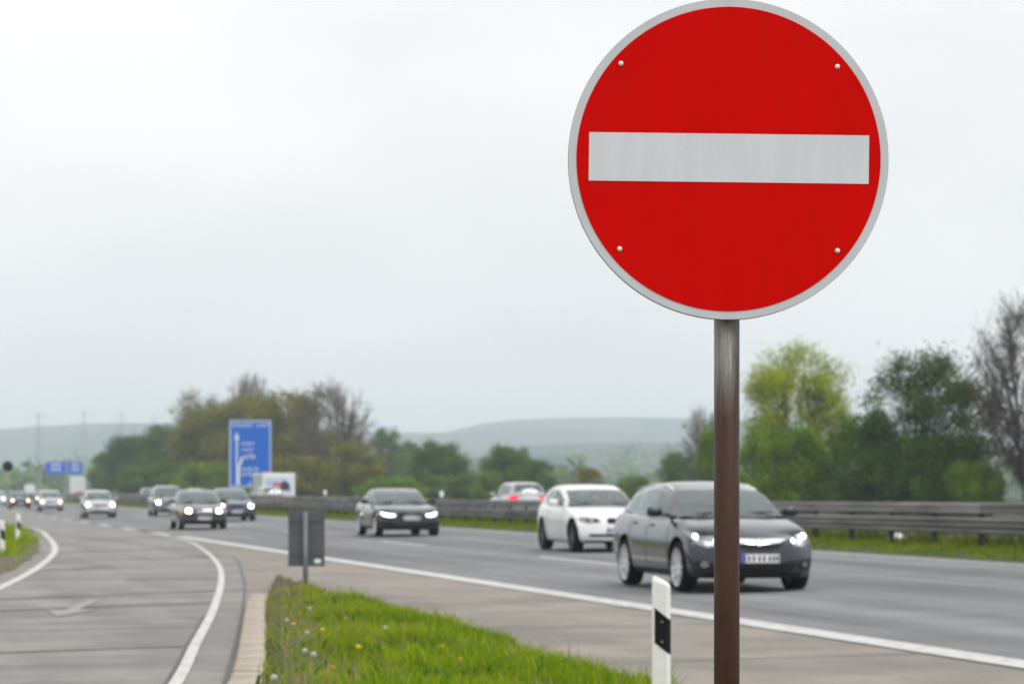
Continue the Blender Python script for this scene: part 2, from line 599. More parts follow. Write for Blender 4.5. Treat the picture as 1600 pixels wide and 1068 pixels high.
# transverse seams of the ramp slabs
for (pxa, pya, pxb, pyb, w) in ((-40, 937, 332, 922, 0.30), (-40, 955, 328, 940, 0.26), (70, 890, 175, 884, 0.35), (200, 905, 335, 903, 0.3), (-40, 1020, 290, 1008, 0.10), (120, 842, 300, 838, 0.5), (100, 862, 330, 856, 0.45), (80, 876, 340, 868, 0.25), (0, 985, 312, 978, 0.05)):
    a, b_ = gp(pxa, pya, 0.004), gp(pxb, pyb, 0.004)
    paint_line('tar_seam', [a + (b_ - a) * t for t in np.linspace(0, 1, 8)], w, M['tar_worn'], ramp, 0.0035)
# slab joints in the shoulder
for k, (s0, dd) in enumerate(((15.5, -0.8), (21.5, -0.9), (27.2, -0.8), (33.2, -1.0), (40, -0.8), (48, -0.8), (57, -0.9))):
    a, b_ = rd(s0, 5.0, 0), rd(s0 - dd, D_EDGE - 0.2, 0)
    paint_line('slab_joint', [a + (b_ - a) * t for t in np.linspace(0, 1, 6)], 0.035, M['tar'], shoulder, 0.001)
# worn arrow on the ramp pointing with the traffic
arrow = MB()
ac = gp(118, 950)
ad = (gp(92, 962) - gp(146, 938)).normalized()
an_ = Vector((ad.y, -ad.x, 0))
def AP(a, b_):
    p = ac + ad * a + an_ * b_
    return (p.x, p.y, 0.0065)
arrow.add([AP(-2.6, -0.08), AP(-2.6, 0.08), AP(0.4, 0.08), AP(0.4, -0.08)], [(0, 1, 2, 3)])
arrow.add([AP(0.4, -0.30), AP(0.4, 0.30), AP(2.2, 0.0)], [(0, 1, 2)])
arrow.build('arrow_mark', worn_paint('faded arrow paint', 0.60), ramp, fix=False)

# ------------------------------------------------------------------ verges
def soil(name, c1, c2):
    return mat(name, c1, 0.95, var=0, col2=c2, scale=1.8, bump=0.8, bscale=14, coord='Object', spec=0.1)
M['soil'] = soil('verge soil', (0.085, 0.075, 0.042), (0.06, 0.09, 0.022))
M['gravel'] = soil('dirt and grit', (0.10, 0.085, 0.065), (0.155, 0.135, 0.11))
M['grass'] = leaf_mat('grass blades', (0.075, 0.18, 0.003), (0.36, 0.46, 0.012), 0.42, (0.42, 0.34, 0.12))
M['grass_dull'] = leaf_mat('verge grass blades', (0.06, 0.13, 0.005), (0.26, 0.33, 0.016), 0.35)

def blades(name, pos, h, w, m_, seed=0, lean=0.45, kind='stuff'):
    r = np.random.default_rng(seed)
    n = len(pos)
    a = r.uniform(0, 2 * np.pi, n)
    side = np.stack([np.cos(a), np.sin(a), np.zeros(n)], 1) * w[:, None] * 0.5
    la = r.uniform(0, 2 * np.pi, n)
    ln = np.abs(r.normal(0, lean, n))
    ldir = np.stack([np.cos(la) * ln, np.sin(la) * ln, np.zeros(n)], 1)
    mid = pos + (ldir * 0.3 + np.array([0, 0, 0.6])) * h[:, None]
    tip = pos + (ldir + np.array([0, 0, 0.95])) * h[:, None]
    v = np.stack([pos - side, pos + side, mid + side * 0.75, mid - side * 0.75, tip], 1).reshape(-1, 3)
    b0 = np.arange(n) * 5
    f = np.concatenate([np.stack([b0, b0 + 1, b0 + 2], 1), np.stack([b0, b0 + 2, b0 + 3], 1), np.stack([b0 + 3, b0 + 2, b0 + 4], 1)])
    me = mesh_np(name, v, f)
    cl = np.sin(pos[:, 0] * 2.1 + 1) * np.sin(pos[:, 1] * 1.3) * 0.16 + np.sin(pos[:, 0] * 5.3) * np.sin(pos[:, 1] * 3.9 + 2) * 0.12
    tone = np.clip(0.48 + 1.3 * cl + r.normal(0, 0.22, n), 0, 1)
    at = me.attributes.new('tone', 'FLOAT', 'POINT')
    at.data.foreach_set('value', np.repeat(tone, 5).astype(np.float32))
    me.materials.append(m_)
    o = bpy.data.objects.new(name, me)
    COL.objects.link(o)
    return o

# the wedge of grass between ramp and motorway
isl_l = catmull([Vector((-0.1, -2, 0)), Vector((-0.9, 8, 0)), Vector((-1.45, 14, 0)), gp(409, 1068), gp(413, 1000), gp(414, 952), gp(424, 932)], 8)
isl_y = np.linspace(-2, 39.2, 84)
def isl_left(y): return by_y(isl_l, y) if y < isl_l[-1].y else isl_l[-1].x + (y - isl_l[-1].y) * -0.06
def isl_right(y):
    r = (float(np.interp(y, [18, 20, 26, 40], [4.95, 5.1, 5.38, 5.45])) - y * math.sin(TH)) / math.cos(TH) + 0.10 * math.sin(y * 1.1) + 0.06 * math.sin(y * 2.9)
    return max(r, isl_left(y) + 0.05)
def isl_h(x, y):
    l, r = isl_left(y), isl_right(y)
    t = (x - l) / max(r - l, 1e-3)
    t = min(max(t, 0), 1)
    end = min(1.0, max(0.0, (39.2 - y) / 3.0))
    return 0.012 + (0.09 * (1 - t) ** 0.5 * min(1, t * 20 + 0.9) + 0.10 * math.sin(math.pi * t) ** 0.7) * (0.3 + 0.7 * end) * (1 if t < 0.999 else 0.0)
iv, if_ = [], []
NT = 22
for y in isl_y:
    l, r = isl_left(y), isl_right(y)
    for k in range(NT):
        t = k / (NT - 1)
        x = l + (r - l) * t
        z = isl_h(x, y) + 0.012 * math.sin(x * 7.1 + y * 3.3) * math.sin(math.pi * t)
        if k == NT - 1: z = -0.03
        if k == 0: z = -0.03
        iv.append((x, y, z))
for i in range(len(isl_y) - 1):
    for k in range(NT - 1):
        a = i * NT + k
        if_.append((a, a + 1, a + NT + 1, a + NT))
m_ = soil('island soil', (0.10, 0.085, 0.055), (0.07, 0.09, 0.03))
isl = link('grass_verge', mesh_np('grass_verge', iv, if_), None, m_, True)
tag(isl, kind='structure')
def island_points(n, y0, y1, seed, bare=True):
    r = np.random.default_rng(seed)
    out = []
    while len(out) < n:
        y = r.uniform(y0, y1)
        l, rr = isl_left(y), isl_right(y)
        if r.random() > (rr - l) / 5.0: continue
        t = r.random()
        x = l + (rr - l) * t
        dl = x - l
        cover = 1.0
        if bare:
            patch = math.sin(x * 3.1 + 0.5) * math.sin(y * 1.7 + 1.0) + math.sin(x * 6.7) * math.sin(y * 2.7)
            cover = min(1, max(0.05, (dl - 0.45) / 0.9 + 0.30 * patch)) * min(1, 0.75 + 0.35 * (math.sin(x * 2.3 + 1) * math.sin(y * 1.1) + 0.5))
            cover *= min(1, max(0.05, (37.3 - y) / 2.4 + 0.15 * patch))
        if r.random() > cover: continue
        out.append((x, y, isl_h(x, y) - 0.01))
    return np.array(out)
P1 = island_points(120000, 14.5, 39.0, 3)
r_ = np.random.default_rng(5)
hh = r_.gamma(3.5, 0.019, len(P1)) * (0.62 + 0.50 * np.sin(P1[:, 0] * 2.3) * np.sin(P1[:, 1] * 1.9) + 0.25) + 0.02
dl_ = np.array([p[0] - isl_left(p[1]) for p in P1])
hh *= np.clip(0.3 + dl_ / 1.0, 0.3, 1.0)
g1 = blades('grass', P1, hh, r_.uniform(0.006, 0.014, len(P1)), M['grass'], 1)
tag(g1, 'short bright green grass on the wedge between ramp and motorway', 'grass', kind='stuff')
r2_ = np.random.default_rng(15)
Pw = island_points(2600, 15, 38.5, 6)
gw = blades('weeds', Pw, r2_.uniform(0.06, 0.15, len(Pw)), r2_.uniform(0.02, 0.045, len(Pw)), leaf_mat('broad weed leaves', (0.04, 0.11, 0.008), (0.16, 0.27, 0.02), 0.3), 9, lean=1.0)
tag(gw, 'broad-leaved weeds among the bright grass of the wedge', 'weeds', kind='stuff')
Pd = island_points(1500, 15, 39, 7, False)
gd = blades('weeds', Pd, r2_.uniform(0.08, 0.22, len(Pd)), r2_.uniform(0.005, 0.010, len(Pd)), leaf_mat('dead stalks', (0.16, 0.12, 0.05), (0.42, 0.34, 0.17), 0.2), 10, lean=0.5)
tag(gd, 'dry straw-coloured stalks among the grass of the wedge', 'weeds', kind='stuff')
P2 = island_points(14000, -1.5, 14.5, 4)
g2 = blades('grass', P2, r_.uniform(0.05, 0.14, len(P2)), r_.uniform(0.008, 0.018, len(P2)), M['grass'], 2)
tag(g2, 'short bright green grass around the foot of the no entry sign', 'grass', kind='stuff')

# kerb of the wedge: single stones
kerb = empty('kerb', (0, 0, 0))
tag(kerb, 'row of worn beige concrete kerbstones along the grass wedge', 'kerb')
M['kerb'] = mat('kerb concrete', (0.19, 0.165, 0.135), 0.9, var=0, col2=(0.44, 0.385, 0.31), scale=2.2, bump=0.3, bscale=30)
ks = MB().box((0, 0, 0), (0.24, 0.985, 0.26), bev=0.025)
kme = bpy.data.meshes.new('kerbstone')
kme.from_pydata(ks.v, [], ks.f)
kme.materials.append(M['kerb'])
for k in range(30):
    y = 5.5 + k * 1.0
    if y > 34.6: break
    x0, x1 = by_y(isl_l, y - 0.5), by_y(isl_l, y + 0.5)
    o = link('kerbstone', kme, kerb)
    o.location = ((x0 + x1) / 2 - 0.10, y, -0.035 + random.uniform(-0.008, 0.008))
    o.rotation_euler = (random.uniform(-0.008, 0.008), random.uniform(-0.02, 0.02), math.atan2(x0 - x1, 1.0) + random.uniform(-0.012, 0.012))

# verge beyond the ramp, with a dirt margin
vl = [p for p in RL if -1 < p.y < 160]
vl_in = offset_line(vl, -0.32)
verge_pts_out = [Vector((p.x - 26, p.y, 0)) for p in vl_in]
vv, vf = [], []
NV = 16
for p in vl_in:
    for k in range(NV):
        t = k / (NV - 1)
        off = 26 * t * t
        z = 0.02 + 0.05 * min(1, off / 0.6) - 0.10 * min(1, off / 3.0) + 0.03 * math.sin(p.y * 0.9 + off * 2.1)
        vv.append((p.x - off, p.y, z if k else -0.03))
for i in range(len(vl_in) - 1):
    for k in range(NV - 1):
        a = i * NV + k
        vf.append((a, a + NV, a + NV + 1, a + 1))
lv = link('roadside_verge', mesh_np('roadside_verge', vv, vf), None, M['gravel'], True)
tag(lv, kind='structure')
pts = []
r_ = np.random.default_rng(8)
while len(pts) < 60000:
    y = r_.uniform(30, 150)
    x0 = by_y(vl_in, y)
    off = r_.uniform(0, 1) ** 1.3 * 9
    dirt = 0.35 + 0.35 * math.sin(y * 0.31) + 0.2 * math.sin(y * 1.3)
    if y < 57: dirt += 0.9
    if r_.random() > min(1, max(0.03, (off - dirt * 0.6) / 0.6)): continue
    z = 0.02 + 0.05 * min(1, off / 0.6) - 0.10 * min(1, off / 3.0)
    pts.append((x0 - off, y, z - 0.01))
pts = np.array(pts)
g3 = blades('grass', pts, r_.gamma(6, 0.022, len(pts)) + 0.03, r_.uniform(0.014, 0.03, len(pts)), M['grass'], 3)
tag(g3, 'green grass on the outer bank of the curving ramp', 'grass', kind='stuff')

# central reservation
def med_z(d):
    t = (d - D_MED) / (D2A - D_MED)
    return MED_Z - 0.10 + 0.10 * min(1, t * 6) * min(1, (1 - t) * 6)
med = band('central_reservation', D_MED, D2A, -40, 1500, M['soil'], 0.004, nd=9, zf=med_z, ns=4)
tag(med, kind='structure')
pts = []
while len(pts) < 70000:
    s = 32 + 420 * r_.random() ** 2.2
    d = r_.uniform(D_MED + 0.03, D2A)
    tall = 1.0
    pts.append((*rd(s, d)[:2], med_z(d), s))
pts = np.array(pts)
gh = r_.gamma(5, 0.013, len(pts)) + 0.02
g4 = blades('grass', pts[:, :3], gh, r_.uniform(0.012, 0.024, len(pts)) * (0.6 + pts[:, 3] / 90), M['grass_dull'], 4)
tag(g4, 'strip of green grass under the steel barrier of the central reservation', 'grass', kind='stuff')

pts = []
while len(pts) < 26000:
    s = 34 + 160 * r_.random() ** 1.6
    d = r_.uniform(D_RAIL + 0.45, D2A + 0.2)
    pts.append((*rd(s, d)[:2], med_z(min(d, D2A)) - 0.01))
pts = np.array(pts)
g5 = blades('weeds', pts, r_.gamma(6, 0.042, len(pts)) * (0.8 + 0.45 * np.sin(pts[:, 1] * 1.7) * np.sin(pts[:, 0] * 0.9)) + 0.05, r_.uniform(0.015, 0.035, len(pts)), leaf_mat('weeds', (0.05, 0.075, 0.012), (0.19, 0.20, 0.035), 0.3), 6)
tag(g5, 'taller olive weeds growing behind the posts of the steel barrier', 'weeds', kind='stuff')

# ------------------------------------------------------------------ the steel barrier
rail = empty('crash_barrier', rd(45, D_RAIL, MED_Z), 0)
tag(rail, 'long grey steel crash barrier with box beam and wave beams between carriageways', 'crash barrier')
_n = M['rail'].node_tree                          # each length of beam has weathered a little differently
_oi = _n.nodes.new('ShaderNodeObjectInfo')
_mr = _n.nodes.new('ShaderNodeMapRange')
_mr.inputs['To Min'].default_value = 0.8
_mr.inputs['To Max'].default_value = 1.2
_n.links.new(_oi.outputs['Random'], _mr.inputs['Value'])
_vm = _n.nodes.new('ShaderNodeVectorMath')
_vm.operation = 'SCALE'
_pb = _n.nodes['Principled BSDF']
_n.links.new(_pb.inputs['Base Color'].links[0].from_socket, _vm.inputs[0])
_n.links.new(_mr.outputs['Result'], _vm.inputs['Scale'])
_n.links.new(_vm.outputs['Vector'], _pb.inputs['Base Color'])
def sag(s):
    return 0.12 * math.exp(-((s - 95) / 45) ** 2)
def extrude_rail(name, prof, s0, s1, parent, m_):
    """prof: list of (d, z) closed"""
    n_ = len(prof)
    v = [tuple(rd(s, D_RAIL + d, MED_Z + z - sag(s)) - parent.location) for s in (s0, s1) for d, z in prof]
    f = [(i, (i + 1) % n_, n_ + (i + 1) % n_, n_ + i) for i in range(n_)]
    f += [tuple(range(n_ - 1, -1, -1)), tuple(range(n_, 2 * n_))]
    mb = MB().add(v, f)
    return mb.build(name, m_, parent)
def wave(side):
    o_ = [(0.34, 0), (0.37, 0.045), (0.40, 0.025), (0.44, 0.025), (0.47, 0.08), (0.50, 0.085), (0.53, 0.03), (0.56, 0.03), (0.59, 0.085), (0.62, 0.08), (0.645, 0.03), (0.66, 0.05)]
    outp = [(-side * (0.16 + a), z - 0.01) for z, a in o_]
    inn = [(-side * (0.16 + a - 0.012), z - 0.01) for z, a in reversed(o_)]
    return outp + inn
box_prof = [(-0.10, 0.70), (-0.115, 0.72), (-0.115, 0.79), (-0.095, 0.805), (-0.095, 0.815), (-0.115, 0.83), (-0.115, 0.895), (-0.10, 0.915), (0.10, 0.915), (0.115, 0.895), (0.115, 0.72), (0.10, 0.70)]
segs = [(k * 4 + 28, k * 4 + 32 - 0.012) for k in range(30)] + [(148 + k * 8, 156 - 0.012 + k * 8) for k in range(19)] + [(300, 1400)]
for s0, s1 in segs:
    extrude_rail('box_beam', box_prof, s0, s1, rail, M['rail'])
    extrude_rail('wave_beam', wave(1), s0, s1, rail, M['rail'])
    extrude_rail('wave_beam', wave(-1), s0, s1, rail, M['rail'])
pb = MB()
pb.box((0, 0, 0.27), (0.10, 0.055, 0.86), Matrix.Rotation(TH, 3, 'Z'))
pb.box((0, 0, 0.50), (0.38, 0.05, 0.16), Matrix.Rotation(TH, 3, 'Z'))
post_ob = pb.build('post', M['rail_post'], rail)
post_ob.location = rd(20, D_RAIL, MED_Z) - rail.location
for k in range(1, 120):
    o = post_ob.copy()
    COL.objects.link(o)
    o.location = rd(20 + k * 2.35, D_RAIL, MED_Z - sag(20 + k * 2.35)) - rail.location
# small white reflectors on top of the beam
for px in (508, 690):
    k = (px - 800) / FPX
    Yr = D_RAIL / (k * math.cos(TH) + math.sin(TH))
    p = Vector((k * Yr, Yr, MED_Z + 0.915 - sag(Yr * math.cos(TH) - k * Yr * math.sin(TH))))
    t = empty('reflector', p, TH)
    MB().box((0, 0, 0.07), (0.05, 0.03, 0.16)).build('stem', M['galv'], t)
    MB().box((0, -0.02, 0.20), (0.15, 0.03, 0.22), bev=0.012).build('panel', M['white_plastic'], t)
    tag(t, {508: 'small white reflector on the barrier before the brown trees', 690: 'small white reflector on the barrier just behind the black coupe'}[px], 'reflector', 'white reflectors on the crash barrier')

# ------------------------------------------------------------------ the no entry sign
def reflective(name, col, cell, depth, rough=0.45, spec=0.3):
    m, n, b = new_mat(name)
    tc = n.nodes.new('ShaderNodeTexCoord')
    vo = n.nodes.new('ShaderNodeTexVoronoi')
    vo.feature = 'DISTANCE_TO_EDGE'
    vo.inputs['Scale'].default_value = cell
    vo.inputs['Randomness'].default_value = 0.35
    n.links.new(tc.outputs['Object'], vo.inputs['Vector'])
    no = n.nodes.new('ShaderNodeTexNoise')
    no.inputs['Scale'].default_value = 5
    no.inputs['Detail'].default_value = 6
    mp = n.nodes.new('ShaderNodeMapping')
    mp.inputs['Scale'].default_value = (3.5, 1, 0.7)
    n.links.new(tc.outputs['Object'], mp.inputs['Vector'])
    n.links.new(mp.outputs['Vector'], no.inputs['Vector'])
    r1 = n.nodes.new('ShaderNodeMapRange')
    r1.inputs['From Max'].default_value = 0.10
    r1.inputs['To Min'].default_value = 1 - depth
    r1.inputs['To Max'].default_value = 1.0
    n.links.new(vo.outputs['Distance'], r1.inputs['Value'])
    r2 = n.nodes.new('ShaderNodeMapRange')
    r2.inputs['From Min'].default_value = 0.3
    r2.inputs['From Max'].default_value = 0.7
    r2.inputs['To Min'].default_value = 0.95
    r2.inputs['To Max'].default_value = 1.05
    n.links.new(no.outputs['Fac'], r2.inputs['Value'])
    mu = n.nodes.new('ShaderNodeMath')
    mu.operation = 'MULTIPLY'
    n.links.new(r1.outputs['Result'], mu.inputs[0])
    n.links.new(r2.outputs['Result'], mu.inputs[1])
    vm = n.nodes.new('ShaderNodeVectorMath')
    vm.operation = 'SCALE'
    vm.inputs[0].default_value = col
    n.links.new(mu.outputs[0], vm.inputs['Scale'])
    n.links.new(vm.outputs['Vector'], b.inputs['Base Color'])
    b.inputs['Roughness'].default_value = rough
    b.inputs['Specular IOR Level'].default_value = spec
    return m
M['film_white'] = reflective('white reflective film', (0.62, 0.64, 0.67), 190, 0.12)
M['film_red'] = reflective('red reflective film', (0.60, 0.0025, 0.001), 190, 0.14, 0.5, 0.03)
M['film_edge'] = reflective('grey white reflective film', (0.56, 0.575, 0.60), 190, 0.25)
m, n, b = new_mat('rusting steel pole')
tc = n.nodes.new('ShaderNodeTexCoord')
mp = n.nodes.new('ShaderNodeMapping')
mp.inputs['Scale'].default_value = (14, 14, 1.2)
n.links.new(tc.outputs['Object'], mp.inputs['Vector'])
no = n.nodes.new('ShaderNodeTexNoise')
no.inputs['Scale'].default_value = 2.2
no.inputs['Detail'].default_value = 8
no.inputs['Roughness'].default_value = 0.65
n.links.new(mp.outputs['Vector'], no.inputs['Vector'])
sp = n.nodes.new('ShaderNodeSeparateXYZ')
n.links.new(tc.outputs['Object'], sp.inputs['Vector'])
mr = n.nodes.new('ShaderNodeMapRange')           # bare zinc near the plate, rust further down
mr.inputs['From Min'].default_value = 1.69
mr.inputs['From Max'].default_value = 1.83
mr.inputs['To Min'].default_value = 0.0
mr.inputs['To Max'].default_value = 1.0
ad_ = n.nodes.new('ShaderNodeMath')
ad_.operation = 'MULTIPLY_ADD'
ad_.inputs[1].default_value = 0.22
n.links.new(no.outputs['Fac'], ad_.inputs[0])
n.links.new(sp.outputs['Z'], ad_.inputs[2])
n.links.new(ad_.outputs[0], mr.inputs['Value'])
rz_ = n.nodes.new('ShaderNodeValToRGB')
rz_.color_ramp.elements[0].position, rz_.color_ramp.elements[0].color = 0.36, (0.030, 0.013, 0.008, 1)
rz_.color_ramp.elements[1].position, rz_.color_ramp.elements[1].color = 0.70, (0.078, 0.034, 0.016, 1)
nb_ = n.nodes.new('ShaderNodeTexNoise')
nb_.inputs['Scale'].default_value = 38
nb_.inputs['Detail'].default_value = 9
nb_.inputs['Roughness'].default_value = 0.75
mpb = n.nodes.new('ShaderNodeMapping')
mpb.inputs['Scale'].default_value = (1, 1, 0.4)
n.links.new(tc.outputs['Object'], mpb.inputs['Vector'])
n.links.new(mpb.outputs['Vector'], nb_.inputs['Vector'])
av = n.nodes.new('ShaderNodeMath')
av.operation = 'MULTIPLY_ADD'
av.inputs[1].default_value = 0.45
n.links.new(no.outputs['Fac'], av.inputs[0])
mv = n.nodes.new('ShaderNodeMath')
mv.operation = 'MULTIPLY'
mv.inputs[1].default_value = 0.55
n.links.new(nb_.outputs['Fac'], mv.inputs[0])
n.links.new(mv.outputs[0], av.inputs[2])
n.links.new(av.outputs[0], rz_.inputs['Fac'])
bpn = n.nodes.new('ShaderNodeBump')
bpn.inputs['Strength'].default_value = 0.25
bpn.inputs['Distance'].default_value = 0.002
n.links.new(nb_.outputs['Fac'], bpn.inputs['Height'])
n.links.new(bpn.outputs['Normal'], b.inputs['Normal'])
zz = n.nodes.new('ShaderNodeValToRGB')
zz.color_ramp.elements[0].position, zz.color_ramp.elements[0].color = 0.36, (0.035, 0.036, 0.037, 1)
zz.color_ramp.elements[1].position, zz.color_ramp.elements[1].color = 0.72, (0.33, 0.32, 0.29, 1)
n.links.new(no.outputs['Fac'], zz.inputs['Fac'])
mx = n.nodes.new('ShaderNodeMixRGB')
n.links.new(mr.outputs['Result'], mx.inputs['Fac'])
n.links.new(rz_.outputs['Color'], mx.inputs['Color1'])
n.links.new(zz.outputs['Color'], mx.inputs['Color2'])
n.links.new(mx.outputs['Color'], b.inputs['Base Color'])
b.inputs['Roughness'].default_value = 0.5
b.inputs['Metallic'].default_value = 0.1
b.inputs['Specular IOR Level'].default_value = 0.3
M['pole'] = m

YS = 6.37
SX, SZ = (1138 - 800) / FPX * YS, EYE + (HOR - 249) / FPX * YS
pxm = YS / FPX                                     # metres per photo pixel at the sign
sign = empty('no_entry_sign', (SX, YS + 0.035, 0.0))
tag(sign, 'large round red no entry sign with white bar on a rusty pole', 'road sign')
def disc(name, r, y, m_, th, zc=SZ, xr=1.0):
    nn = 128
    v = [(r * xr * math.cos(2 * math.pi * k / nn), y, r * math.sin(2 * math.pi * k / nn)) for k in range(nn)]
    v += [(a, y + th, c) for a, _, c in v]
    f = [tuple(range(nn - 1, -1, -1)), tuple(range(nn, 2 * nn))] + [(k, (k + 1) % nn, nn + (k + 1) % nn, nn + k) for k in range(nn)]
    o = MB().add(v, f).build(name, m_, sign)
    o.location = (0, 0, zc)
    o.rotation_euler = (0, math.radians(0.7), 0)
    return o
plate_ = disc('plate', 250 * pxm, -0.040, M['film_edge'], 0.004)
disc('edge_rim', 250.6 * pxm, -0.0355, M['galv'], 0.016)
disc('red_field', 237.5 * pxm, -0.0412, M['film_red'], 0.001)
wb_ = MB().box((0, 0, 0), (437 * pxm, 0.001, 75.5 * pxm)).build('white_bar', M['film_white'], sign)
wb_.location = (0.5 * pxm, -0.0420, SZ + 1.5 * pxm)
wb_.rotation_euler = (0, math.radians(0.7), 0)
for px, py in ((970, 100), (1308, 105), (968, 389), (1308, 392)):
    o = MB().lathe([(0.0001, -0.004), (0.0035, -0.0035), (0.0058, -0.001), (0.006, 0.001), (0.0001, 0.001)], 'y', 14).build('rivet', M['sign_white'], sign, True)
    o.location = ((px - 1138) * pxm, -0.0425, EYE + (HOR - py) * pxm)
pole = MB().tube([(0, 0.012, -0.3), (0, 0.012, SZ + 0.30)], 20.2 * pxm, 28).build('pole', M['pole'], sign, True)
for dz in (-0.21, 0.21):
    MB().lathe([(0.0305, -0.02), (0.034, -0.02), (0.034, 0.02), (0.0305, 0.02)], 'z', 24, (0, 0.012, SZ + dz)).box((0, -0.021, SZ + dz), (0.52, 0.006, 0.03)).build('clamp', M['galv'], sign)

# ------------------------------------------------------------------ delineator posts
def delineator(loc, rz, label, lean=0.0, h=0.95):
    t = empty('delineator_post', loc, rz)
    t.rotation_euler = (0, lean, rz)
    # three-cornered post with a sloping top
    prof = [(-0.055, -0.012), (-0.045, -0.035), (0.04, -0.045), (0.058, -0.03), (0.058, 0.0), (0.02, 0.045), (-0.02, 0.045), (-0.055, 0.01)]
    n_ = len(prof)
    v = [(x, y, -0.25) for x, y in prof] + [(x, y, h - 0.045 * (x + 0.055) / 0.113 - 0.02) for x, y in prof] + [(x * 0.8, y * 0.8, h - 0.045 * (x + 0.055) / 0.113) for x, y in prof]
    f = [(i + k * n_, (i + 1) % n_ + k * n_, (i + 1) % n_ + (k + 1) * n_, i + (k + 1) * n_) for i in range(n_) for k in (0, 1)]
    f += [tuple(range(2 * n_, 3 * n_)), tuple(range(n_ - 1, -1, -1))]
    MB().add(v, f).build('post', M['white_plastic'], t)
    # black slanting band round the faces that look at the road
    z0, z1, sl = h - 0.385, h - 0.175, 0.085
    bp_ = [(-0.034, -0.0385), (0.041, -0.0472), (0.0595, -0.0305), (0.0595, 0.0)]
    nb = len(bp_)
    v = []
    for zb in (z0, z1):
        for x, y in bp_:
            v.append((x, y, zb - sl * (x + 0.055) / 0.113))
    for zb in (z0, z1):
        for x, y in bp_:
            v.append((x * 0.9, y * 0.9, zb - sl * (x + 0.055) / 0.113))
    f = []
    for i in range(nb - 1):
        f.append((i, i + 1, nb + i + 1, nb + i))
        f.append((2 * nb + i, 3 * nb + i, 3 * nb + i + 1, 2 * nb + i + 1))
        f.append((i, 2 * nb + i, 2 * nb + i + 1, i + 1))
        f.append((nb + i, nb + i + 1, 3 * nb + i + 1, 3 * nb + i))
    band_ = MB().add(v, f).build('black_band', M['black'], t)
    for dz in (0.045, 0.165):
        o = MB().lathe([(0.0001, -0.004), (0.006, -0.003), (0.007, 0.002)], 'y', 10).build('screw', M['galv'], band_)
        o.location = (0.012, -0.0445, z0 + dz - 0.055)
    tag(t, label, 'delineator post', 'white delineator posts')
    return t
delineator(((1033 - 800) / FPX * 16.4, 16.4, 0.0), math.radians(-12), 'white delineator post with black slanting band beside the rusty sign pole', 0.0, 0.905)
delineator(((3 - 800) / FPX * 59, 59, -0.10), math.radians(15), 'white delineator post at the left edge of the photo, the nearer of two', 0.0, 0.92)
delineator(((27 - 800) / FPX * 75, 75, -0.10), math.radians(15), 'white delineator post on the ramp bank, the farther of two', 0.03, 0.92)

# ------------------------------------------------------------------ sign seen from behind at the tip of the wedge
YB = 36.6
kB = YB / FPX
bs = empty('roadside_sign', ((477.5 - 800) * kB, YB, 0.0))
tag(bs, 'grey back of a rectangular road sign on a post at the wedge tip', 'road sign')
zt_, zb_ = EYE - (797 - HOR) * kB, EYE - (884 - HOR) * kB
MB().box((0.01, 0.03, (zt_ + zb_) / 2), (57 * kB, 0.02, zt_ - zb_), bev=0.006).build('panel', M['sign_grey'], bs)
MB().tube([(0, -0.02, -0.3), (0, -0.02, zt_ - 0.02)], 0.036, 16).build('post', mat('dull post steel', (0.15, 0.16, 0.165), 0.6, 0.3, var=0.2, scale=3), bs, True)
for z in (zt_ - 0.13, zb_ + 0.16):
    MB().box((0.01, 0.014, z), (0.44, 0.012, 0.035)).build('rail', M['sign_grey'], bs)
MB().box((0.16, 0.018, zb_ + 0.07), (0.085, 0.004, 0.055)).build('sticker', M['sign_white'], bs)

# ------------------------------------------------------------------ blue direction sign beyond the far carriageway
YG = 300.0
kG = YG / FPX
gs = empty('direction_sign', ((391 - 800) * kG, YG, 0.0))
tag(gs, 'tall blue motorway direction sign with white arrow before the brown trees', 'road sign')
def gx(px): return (px - 391) * kG
def gz(py): return EYE + (HOR - py) * kG
MB().box((0, 0.06, (gz(656) + gz(761)) / 2), (66 * kG, 0.10, gz(656) - gz(761)), bev=0.03).build('panel', M['sign_blue'], gs)
brd = MB()
for (a, b_, c, d_) in ((358.9, 656.8, 423.1, 658.3), (358.9, 758.6, 423.1, 760.1), (358.9, 658.4, 360.4, 758.5), (421.6, 658.4, 423.1, 758.5)):
    brd.box(((gx(a) + gx(c)) / 2, 0, (gz(b_) + gz(d_)) / 2), (gx(c) - gx(a), 0.016, gz(b_) - gz(d_)))
brd.build('border', M['sign_white'], gs)
ar = MB()
ar.box((gx(370), 0, (gz(685) + gz(758)) / 2), (2.4 * kG, 0.014, gz(685) - gz(757)))
ar.add([(gx(366), -0.007, gz(686)), (gx(374), -0.007, gz(686)), (gx(370), -0.007, gz(674)), (gx(366), 0.007, gz(686)), (gx(374), 0.007, gz(686)), (gx(370), 0.007, gz(674))], [(0, 1, 2), (3, 5, 4), (0, 3, 4, 1), (1, 4, 5, 2), (2, 5, 3, 0)])
ar.add([(gx(371.6), -0.008, gz(728)), (gx(378), -0.008, gz(712)), (gx(381), -0.008, gz(714)), (gx(374.8), -0.008, gz(730)), (gx(374.8), -0.008, gz(757)), (gx(371.6), -0.008, gz(757))], [(0, 1, 2, 3), (0, 3, 4, 5)])
ar.build('arrow', M['sign_white'], gs)
